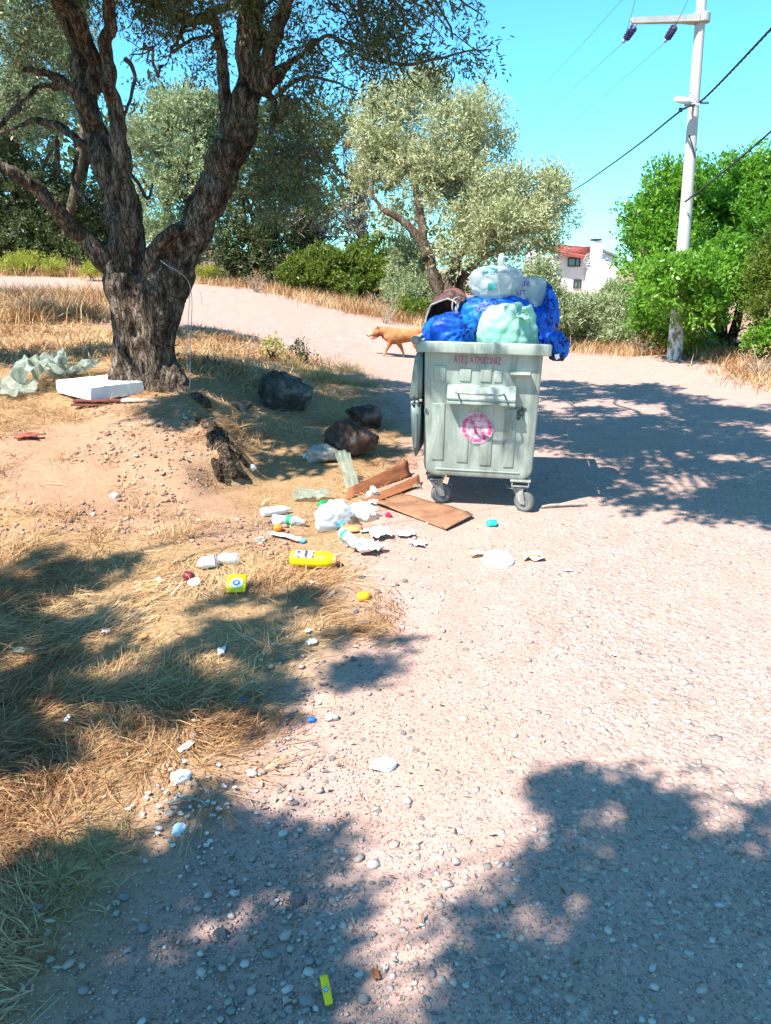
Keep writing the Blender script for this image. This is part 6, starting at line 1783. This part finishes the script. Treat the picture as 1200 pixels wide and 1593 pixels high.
def bottle(pa, pb, r, mat, label, cap=None, band=None, seed=0, neck=True, dnt=.006):
    a, b = axis_between(pa, pb, r * .9); d = b - a; L_ = np.linalg.norm(d); M = frame(a, d)
    pr = [(r * .4, 0), (r * .9, .004), (r, .016)] + [(r * (1 - .04 * (k % 2)), L_ * (.12 + .075 * k)) for k in range(8)] + [(r * .92, L_ * .76), (r * .6, L_ * .88), (r * .36, L_ * .94), (r * .36, L_)]
    mb = MB(); v, f = lathe(pr, 20, M); mb.add(dent(v, dnt, seed), f)
    parts = [('body', mb, mat)]
    if cap: parts.append(('cap', MB().add(*lathe([(r * .44, L_ * .965), (r * .46, L_ * .97), (r * .46, L_ * 1.03), (r * .4, L_ * 1.04)], 14, M)), cap))
    if band: v, f = lathe([(r * 1.03, L_ * band[0]), (r * 1.04, L_ * (band[0] + .02)), (r * 1.04, L_ * band[1]), (r * 1.03, L_ * (band[1] + .01))], 20, M); parts.append(('band', MB().add(dent(v, dnt, seed), f[:-2]), band[2]))
    return tagged('bottle', label, 'bottle', parts)
M_GREENB = pm('green_print', (.03, .42, .20), .2, 20, .4, 0); M_BLUEB = pm('blue_print', (.12, .48, .62), .25, 20, .4, 0); M_REDC = pm('red_cap', (.55, .02, .06), .2, 20, .4, 0)
bottle((406, 804), (452, 798), .034, M_WHITE, 'opaque white bottle lying behind the clear bottle with the green band', seed=1)
bottle((424, 815), (474, 820), .036, M_CLEAR, 'clear crushed bottle with a green band', pm('pink_cap', (.55, .33, .28), .2, 20, .5, 0), (.48, .60, M_GREENB), 2, dnt=.012)
bottle((492, 826), (538, 822), .036, M_CLEAR, 'clear bottle with a pale blue band under the clear bag', None, (.66, .86, M_BLUEB), 3, dnt=.012)
bottle((532, 838), (560, 858), .038, M_CLEAR, 'clear bottle with a blue neck pointing at the yellow bottle', M_BLUEB, (.2, .3, M_GREENB), 4, dnt=.012)
bottle((372, 878), (338, 874), .034, M_CLEAR, 'clear crumpled bottle with a red cap', M_REDC, None, 5, dnt=.014)

def sheet(px, py, w, h, seed, mat, label, cat='scrap', name='litter_scrap', rot=0.0, amp=.35, n=14, lift=.012, tilt=0.0, thick=.0015, curl=0.0, torn=.25):
    """crumpled sheet; w, h in photograph pixels at its place"""
    p0 = g(px, py); s = mpp(px, py, p0[1]); W, H = w * s, h * s
    u, v = np.meshgrid(np.linspace(-.5, .5, n), np.linspace(-.5, .5, n))
    u, v = u.ravel(), v.ravel()
    r = np.random.default_rng(seed)
    k1 = 1 + torn * (vnoise(np.stack([np.arctan2(v, u) * 2, np.full_like(u, seed), u * 0], -1), seed) - .5) * 2
    X, Y_ = u * W * k1, v * H * k1
    q = np.stack([u * 3.2 + seed, v * 3.2, u * 0], -1)
    Z = (1 - np.abs(2 * vnoise(q, seed) - 1)) * amp * min(W, H) + (vnoise(q * 2.4, seed + 1) - .5) * amp * .5 * min(W, H) + curl * W * (u * u + v * v)
    Z -= Z.min(); Z += tilt * (Y_ - Y_.min())
    ca, sa = math.cos(rot), math.sin(rot)
    V = np.stack([p0[0] + X * ca - Y_ * sa, p0[1] + X * sa + Y_ * ca, Z], -1)
    V[:, 2] += hz(V[:, 0], V[:, 1]) + lift
    Vb = V - np.array([0, 0, thick])
    Fs = [(i * n + j, i * n + j + 1, (i + 1) * n + j + 1, (i + 1) * n + j) for i in range(n - 1) for j in range(n - 1)]
    N0 = n * n
    Fb = [tuple(N0 + k for k in f[::-1]) for f in Fs]
    rim = [i for i in range(n)] + [i * n + n - 1 for i in range(1, n)] + [(n - 1) * n + j for j in range(n - 2, -1, -1)] + [i * n for i in range(n - 2, 0, -1)]
    Fr = [(rim[k], N0 + rim[k], N0 + rim[(k + 1) % len(rim)], rim[(k + 1) % len(rim)]) for k in range(len(rim))]
    mb = MB().add(np.concatenate([V, Vb]), Fs + Fb + Fr)
    return tagged(name, label, cat, [('sheet', mb, mat)])
def lump(px, py, w, h, seed, mat, label, cat='scrap', name='litter_scrap', crump=.2, sub=4, yr=.9, flat=-.6, knot=None, hf=.55):
    p0 = g(px, py); s = mpp(px, py, p0[1]); rad = np.array([w * s / 2, w * s / 2 * yr, h * s / 2])
    v, f = bag_shape(p0 + np.array([0, 0, rad[2] * .75]), rad, seed, crump, sub=sub, flat=flat, knot=knot, hf=hf)
    return tagged(name, label, cat, [('lump', MB().add(v, f), mat)])

lump(522, 815, 60, 46, 601, M_CLEAR, 'clear crumpled plastic bag in the middle of the litter', 'plastic bag', 'plastic_bag', .22, 5)
sheet(562, 808, 48, 40, 602, M_CLEAR, 'thin clear film trailing right of the crumpled clear bag', 'plastic film', 'plastic_film', .3, .45)
sheet(572, 860, 48, 42, 603, M_PAPER, 'white crumpled plastic wrap beside the yellow bottle cap', 'wrap', 'plastic_wrap', -.6, .28, curl=.1)
sheet(592, 838, 30, 34, 604, M_PAPER, 'torn white paper right of the clear bottles', rot=.3)
sheet(632, 836, 30, 18, 605, M_PAPER, 'small white paper shred below the cardboard', rot=.1)
sheet(648, 850, 26, 16, 606, M_PAPER, 'second white paper shred below the cardboard, nearer the road', rot=-.3)
sheet(487, 778, 50, 36, 607, M_GREYFILM, 'pale grey plastic sheet left of the folded cardboard', 'plastic sheet', 'plastic_sheet', -.2, .2, tilt=.15)
sheet(541, 754, 22, 50, 608, M_GREYFILM, 'grey translucent plastic shard leaning by the cardboard', 'plastic shard', 'plastic_shard', .3, .2, tilt=.7)
sheet(466, 768, 18, 12, 609, M_GREYFILM, 'tiny grey scrap left of the pale grey sheet', rot=.1)
lump(502, 796, 18, 20, 610, pm('green_glass', (.012, .26, .05), .2, 10, .25, 0), 'shiny green scrap behind the crumpled clear bag', sub=3)
lump(547, 826, 32, 10, 611, M_ORG, 'orange peel strip beside the blue banded bottle', 'peel', 'fruit_peel', .2, 3)
lump(433, 829, 15, 11, 612, pm('orange_cap', (.80, .22, .015), .2, 20, .5, 0), 'orange bottle cap left of the yellow bottle', 'cap', 'screw_lid', .05, 3)
lump(566, 934, 20, 15, 613, pm('orange_rind', (.82, .34, .01), .15, 30, .55, .3, 80), 'orange fruit half lying alone on the dirt', 'fruit', 'orange_fruit', .06, 4)
sheet(445, 840, 46, 12, 614, M_PAPER, 'thin white strip of paper above the yellow bottle', rot=-.1)
lump(470, 842, 12, 8, 615, M_BLUEB, 'small blue tip at the end of the white paper strip', sub=3)
lump(433, 818, 16, 12, 616, M_WHITE, 'small white cap under the clear crushed bottle', 'cap', 'screw_lid', .05, 3)
sheet(568, 832, 14, 8, 617, pm('mint_scrap', (.30, .62, .50), .2, 20, .5, 0), 'tiny mint scrap left of the torn white paper')
lump(765, 819, 18, 12, 618, pm('turquoise_plastic', (.02, .58, .55), .2, 20, .4, .2), 'turquoise plastic scrap in front of the container', sub=3)
# upturned white bowl
p0 = g(775, 878); s = mpp(775, 878, p0[1]); rb_ = 25 * s
tagged('bowl', 'white bowl lying upside down on the road', 'bowl', [('shell', MB().add(*lathe([(rb_ * 1.0, .004), (rb_ * 1.03, .010), (rb_ * .98, .014), (rb_ * .9, .035), (rb_ * .72, .058), (rb_ * .45, .066), (rb_ * .4, .070)], 32, np.array([[1, 0, .0, p0[0]], [0, .8, 0, p0[1] + .02], [0, 0.08, 1, p0[2] + .004], [0, 0, 0, 1.]]))), M_WHITE)])
w_ = sheet(827, 870, 30, 26, 619, pm('cream_wrapper', (.72, .68, .42), .2, 20, .5, .2), 'cream food wrapper with an orange stripe right of the white bowl', 'wrapper', 'food_wrapper', .1, .25)
p0 = g(828, 871); s = mpp(828, 871, p0[1])
MB_ = MB().add(*box((p0[0], p0[1] - .02, p0[2] + .040), (.09, .012, .006), .002)); o = MB_.build('stripe', pm('stripe_orange', (.70, .28, .02), .2, 20, .5, 0)); o.parent = w_; o.matrix_parent_inverse = Matrix.Translation(-w_.location)
sheet(741, 866, 22, 18, 620, plastic('pale_yellow_film', (.75, .70, .32), (.8, .76, .5), .4, .3, .15), 'pale yellow film scrap left of the white bowl', rot=.2)
# yellow packets
def packet(px, py, w, h, rot, label, seed, emblem):
    p0 = g(px, py); s = mpp(px, py, p0[1]); W, H = w * s / 2, h * s / 2
    ca, sa = math.cos(rot), math.sin(rot)
    tilt = .55
    M = np.eye(4); ax = np.array([ca, sa, 0]); ay = np.array([-sa * math.cos(tilt), ca * math.cos(tilt), math.sin(tilt)]); M[:3, 0] = ax; M[:3, 1] = ay; M[:3, 2] = np.cross(ax, ay); M[:3, 3] = p0 + np.array([0, 0, .012 + H * math.sin(tilt)])
    mb = MB(); v, f = box((0, 0, 0), (2 * W, 2 * H, .012), .005); mb.add(xf(dent(v, .004, seed), M), f)
    parts = [('pouch', mb, M_YEL)]
    e = MB(); k = 20; e.add(xf(np.array([(emblem[0] * W * math.cos(i * .314) , emblem[1] * H * math.sin(i * .314), .0095) for i in range(k)]), M), [tuple(range(k))]); parts.append(('panel', e, M_PAPER if emblem[2] == 'w' else M_BLUED))
    e2 = MB(); e2.add(xf(np.array([(emblem[0] * W * .55 * math.cos(i * .314), emblem[1] * H * .55 * math.sin(i * .314), .0115) for i in range(k)] + [(emblem[0] * W * .3 * math.cos(i * .314), emblem[1] * H * .3 * math.sin(i * .314), .0115) for i in range(k)]), M), [(i, (i + 1) % k, k + (i + 1) % k, k + i) for i in range(k)])
    parts.append(('emblem', e2, M_BLUED if emblem[2] == 'w' else M_PAPER))
    tagged('food_packet', label, 'packet', parts)
M_BLUED = pm('emblem_blue', (.03, .20, .45), .2, 20, .5, 0)
packet(369, 918, 30, 34, .05, 'yellow packet with a blue emblem at the edge of the shade', 3, (.72, .55, 'w'))
packet(507, 1556, 13, 40, .35, 'narrow yellow wrapper with a blue oval near the bottom', 4, (.7, .18, 'b'))
# cup, onion, stick
bottle((338, 882), (308, 884), .040, M_WHITE, 'white crushed plastic cup beside the bottle with the red cap', seed=8, dnt=.012)
p0 = g(295, 903); s = mpp(295, 903, p0[1]); tagged('onion', 'dark red onion at the edge of the straw shade', 'onion', [('bulb', MB().add(*bag_shape(p0 + [0, 0, .028], (9 * s, 9 * s, 8.5 * s), 6, .03, knot=(-.5, 0, .8), pull=.35, sub=4)), pm('onion_skin', (.16, .02, .035), .4, 20, .35, .2))])
lump(303, 908, 18, 12, 621, M_PAPER, 'small white tissue touching the red onion', sub=3)
mb = MB(); limb(mb, [(*g(266, 881, .012), .004), (*g(285, 876, .018), .006), (*g(303, 870, .03), .005)], 6, 6, .01, 3); tag(mb.build('stick', M_BARK2), 'short dark stick left of the white cup', 'stick')
mb = MB(); limb(mb, [(*g(258, 1258, .012), .003), (*g(300, 1252, .02), .005), (*g(326, 1262, .012), .003)], 6, 6, .006, 4); tag(mb.build('stick', M_DRYTWIG), 'pale split stick above the white flakes', 'stick')
mb = MB(); limb(mb, [(*g(842, 792, .02), .010), (*g(880, 790, .02), .014), (*g(912, 788, .02), .009)], 6, 6, .012, 5); tag(mb.build('stick', M_DRYTWIG), 'pale stick on the road beside the right front caster', 'stick')

# cardboard
def board(corners, mat, label, seed, thick=.007, warp=.02, n=12, layers=1):
    A, B, C, D = [np.asarray(c, float) for c in corners]
    parts = []
    for l in range(layers):
        u, v = np.meshgrid(np.linspace(0, 1, n), np.linspace(0, 1, n)); u, v = u.ravel()[:, None], v.ravel()[:, None]
        P = A * (1 - u) * (1 - v) + B * u * (1 - v) + C * u * v + D * (1 - u) * v
        nn = np.cross(B - A, D - A); nn /= np.linalg.norm(nn)
        if nn[2] < 0: nn = -nn
        wv = (fbm(np.concatenate([u * 2.5, v * 2.5, u * 0 + seed + l], 1), 3, seed) - .5) * warp * 2
        edge = (vnoise(np.concatenate([u * 9, v * 9, u * 0 + seed], 1), seed + 2) - .5) * .02
        P = P + nn * wv[:, None] + (B - A) * edge[:, None] * .5 - nn * l * .022
        Q = P - nn * thick
        N0 = n * n
        Fs = [(i * n + j, i * n + j + 1, (i + 1) * n + j + 1, (i + 1) * n + j) for i in range(n - 1) for j in range(n - 1)]
        rim = [i for i in range(n)] + [i * n + n - 1 for i in range(1, n)] + [(n - 1) * n + j for j in range(n - 2, -1, -1)] + [i * n for i in range(n - 2, 0, -1)]
        parts.append(('panel', MB().add(np.concatenate([P, Q]), Fs + [tuple(N0 + k for k in f[::-1]) for f in Fs] + [(rim[k], N0 + rim[k], N0 + rim[(k + 1) % len(rim)], rim[(k + 1) % len(rim)]) for k in range(len(rim))]), mat))
    return tagged('cardboard', label, 'cardboard', parts)
A, B = g(542, 775, .01), g(640, 742, .01)
board([A, B, at(633, 716, B[1] + .10), at(545, 758, A[1] + .12)], M_CARDD, 'orange brown folded cardboard leaning up, the rear of the pile', 31, warp=.015, layers=2)
A, B = g(570, 788, .02), g(655, 757, .02)
board([A, B, at(652, 738, B[1] + .12), at(562, 777, A[1] + .12)], M_CARDD, 'long narrow cardboard flap in the middle of the pile', 32, warp=.02, layers=3)
board([g(584, 786, .03), g(692, 826, .012), g(735, 806, .02), g(628, 772, .04)], M_CARD, 'flat tan cardboard sheet lying in front of the left caster', 33, warp=.03)
board([g(686, 824, .030), g(694, 828, .026), g(736, 808, .034), g(726, 803, .04)], M_CARD, 'torn cardboard edge strip on the flat tan sheet', 34, warp=.01, n=6)
lump(580, 773, 16, 18, 622, M_PAPER, 'white tissue tucked in the cardboard pile', crump=.35)
sheet(575, 785, 30, 12, 623, M_PAPER, 'dirty white paper strip under the cardboard flap', rot=.4)
lump(604, 806, 10, 8, 624, M_REDC, 'tiny red brown scrap below the tan cardboard', sub=3)
sheet(647, 760, 16, 12, 625, M_GREYFILM, 'grey scrap under the left front caster', rot=.4)
# on the bank: polystyrene slab on broken boards, film sheets
p0 = at(157, 628, g(157, 630)[1])
gy_ = g(150, 632)
s = mpp(150, 615, gy_[1])
def slab():
    t = thing('polystyrene_slab', 'thick white polystyrene slab at the foot of the big olive', 'slab', gy_)
    Wd, Dp, Ht = 116 * s, 92 * s, 20 * s
    V, Fs = box((0, 0, 0), (Wd, Dp, Ht), .006)
    bm = bmesh.new(); bmesh.ops.create_cube(bm, size=1)
    for v in bm.verts: v.co = Vector((v.co.x * Wd, v.co.y * Dp, v.co.z * Ht))
    bmesh.ops.subdivide_edges(bm, edges=bm.edges[:], cuts=14, use_grid_fill=True)
    bm.verts.index_update(); V = np.array([v.co[:] for v in bm.verts]); Fs = [tuple(v.index for v in f.verts) for f in bm.faces]; bm.free()
    V = V + (np.stack([fbm(V * 22 + k * 7, 3, 60 + k) for k in range(3)], -1) - .5) * .012
    chip = np.exp(-(((V[:, 0] - Wd * .30) / .14) ** 2 + ((V[:, 2] - Ht * .45) / .05) ** 2 + ((V[:, 1] + Dp / 2) / .05) ** 2)); V[:, 1] += chip * .035; V[:, 2] -= chip * .012
    a = R(43); ca, sa = math.cos(a), math.sin(a)
    V = np.stack([V[:, 0] * ca + V[:, 1] * sa, -V[:, 0] * sa + V[:, 1] * ca, V[:, 2] - V[:, 0] * .01], -1)
    c = gy_ + np.array([.03 - 22 * s, .44, .060 + Ht / 2])
    MB().add(V + c, Fs).build('slab_body', M_FOAM, t, smooth=False)
slab()
M_REDBOARD = pm('dark_red_board', (.16, .045, .03), .4, 8, .8, .3)
for (x0, x1, y, dz, m_, lab, k) in ((118, 232, 634, .055, M_REDBOARD, 'dark red board directly under the polystyrene slab', 1), (112, 190, 638, .02, M_REDBOARD, 'lowest dark red board under the polystyrene slab', 2), (188, 250, 632, .065, pm('pale_board', (.46, .38, .31), .3, 8, .8, .3), 'pale splintered lath sticking out right of the polystyrene slab', 3)):
    a_, b_ = g(x0, y), g(x1, y); a_[1] += .12; b_[1] += .12; zc = gy_[2] + dz
    v, f = box(((a_[0] + b_[0]) / 2, (a_[1] + b_[1]) / 2, zc), (b_[0] - a_[0], .10, .018), .004)
    tagged('broken_board', lab, 'board', [('plank', MB().add(dent(v, .01, k), f), m_)])
for (px, py, w, h, rot, k, lab) in ((62, 604, 66, 48, .2, 631, 'billowing grey green plastic sheet left of the polystyrene slab'), (88, 590, 56, 40, -.5, 632, 'upright fold of pale green film behind the grey green sheet'),
                                    (122, 590, 50, 30, .4, 633, 'small crumpled green film against the foot of the big olive'), (14, 613, 60, 40, -.1, 634, 'flat grey film at the left edge of the photo')):
    sheet(px, py, w, h, k, M_GREYFILM, lab, 'plastic sheet', 'plastic_sheet', rot, .75 if k < 634 else .35, 34, .01, .12, .003, 0, .55)
sheet(45, 686, 34, 22, 635, pm('rust_red', (.30, .07, .045), .3, 12, .8, .3), 'folded rust red leaf shaped scrap on the bank', rot=.2, amp=.35, n=8, lift=.004)
lump(485, 1120, 14, 9, 636, pm('blue_cap', (.02, .18, .60), .2, 20, .4, 0), 'bright blue bottle cap on the straw edge', 'cap', 'screw_lid', .05, 3)
lump(378, 1091, 14, 9, 637, pm('dull_blue', (.04, .14, .28), .2, 20, .5, 0), 'dull blue scrap in the shaded straw', sub=3)
for (px, py, w, h, m_, lab, k) in ((222, 993, 16, 8, M_ORG, 'small orange shred in the shaded straw', 1), (185, 1015, 14, 9, M_ORG, 'orange peel scrap left of the orange shred', 2), (257, 1131, 12, 10, M_ORG, 'tiny orange scrap on the sunlit straw', 3), (33, 1012, 26, 18, M_GREYFILM, 'pale crumpled scrap in the shade at the far left', 4), (486, 1007, 16, 14, M_PAPER, 'white chip at the right edge of the straw', 5), (480, 988, 12, 8, M_PAPER, 'smaller white chip above the other at the straw edge', 6),
                               (345, 1022, 24, 12, M_PAPER, 'thin white scrap among the shaded straw', 7), (248, 905, 14, 8, M_PAPER, 'faint white scrap left of the red onion', 8), (165, 985, 12, 10, M_PAPER, 'white bit of rubbish by the shade edge', 9), (75, 1492, 24, 8, M_CARDD, 'reddish dry leaf in the shade at the lower left', 10), (105, 1122, 18, 7, M_PAPER, 'small white shred in the dark shade at the left', 11), (955, 1022, 8, 6, M_PAPER, 'tiny white flake on the road', 12), (885, 890, 12, 6, M_PAPER, 'little white flake right of the cream wrapper', 13), (585, 1522, 12, 20, M_CARDD, 'red brown bark shred near the bottom', 14), (290, 1170, 30, 10, M_PAPER, 'dusty white scrap above the white lump', 15)):
    sheet(px, py, w, h, 640 + k, m_, lab, n=8, rot=k * .7)
# scatter of white shell-like flakes
rf = np.random.default_rng(660)
mbf = MB()
for i in range(70):
    px = 300 + rf.normal(0, 45); py = 1262 + rf.normal(0, 34)
    p0 = g(px, py); w = rf.uniform(.003, .012); a = rf.uniform(0, 6.28); k = 6
    V = np.array([(p0[0] + w * rf.uniform(.6, 1.2) * math.cos(a + j * 1.05), p0[1] + w * rf.uniform(.5, 1) * math.sin(a + j * 1.05), p0[2] + .014 + rf.uniform(0, .006)) for j in range(k)])
    mbf.add(np.concatenate([V, V - [0, 0, .002]]), [tuple(range(k)), tuple(range(k, 2 * k))[::-1]] + [(j, k + j, k + (j + 1) % k, (j + 1) % k) for j in range(k)])
tag(mbf.build('white_flakes', pm('dusty_flake', (.56, .53, .48), .3, 30, .9, .2), smooth=False), 'scatter of small white flakes at the straw edge', 'flakes', kind='stuff')
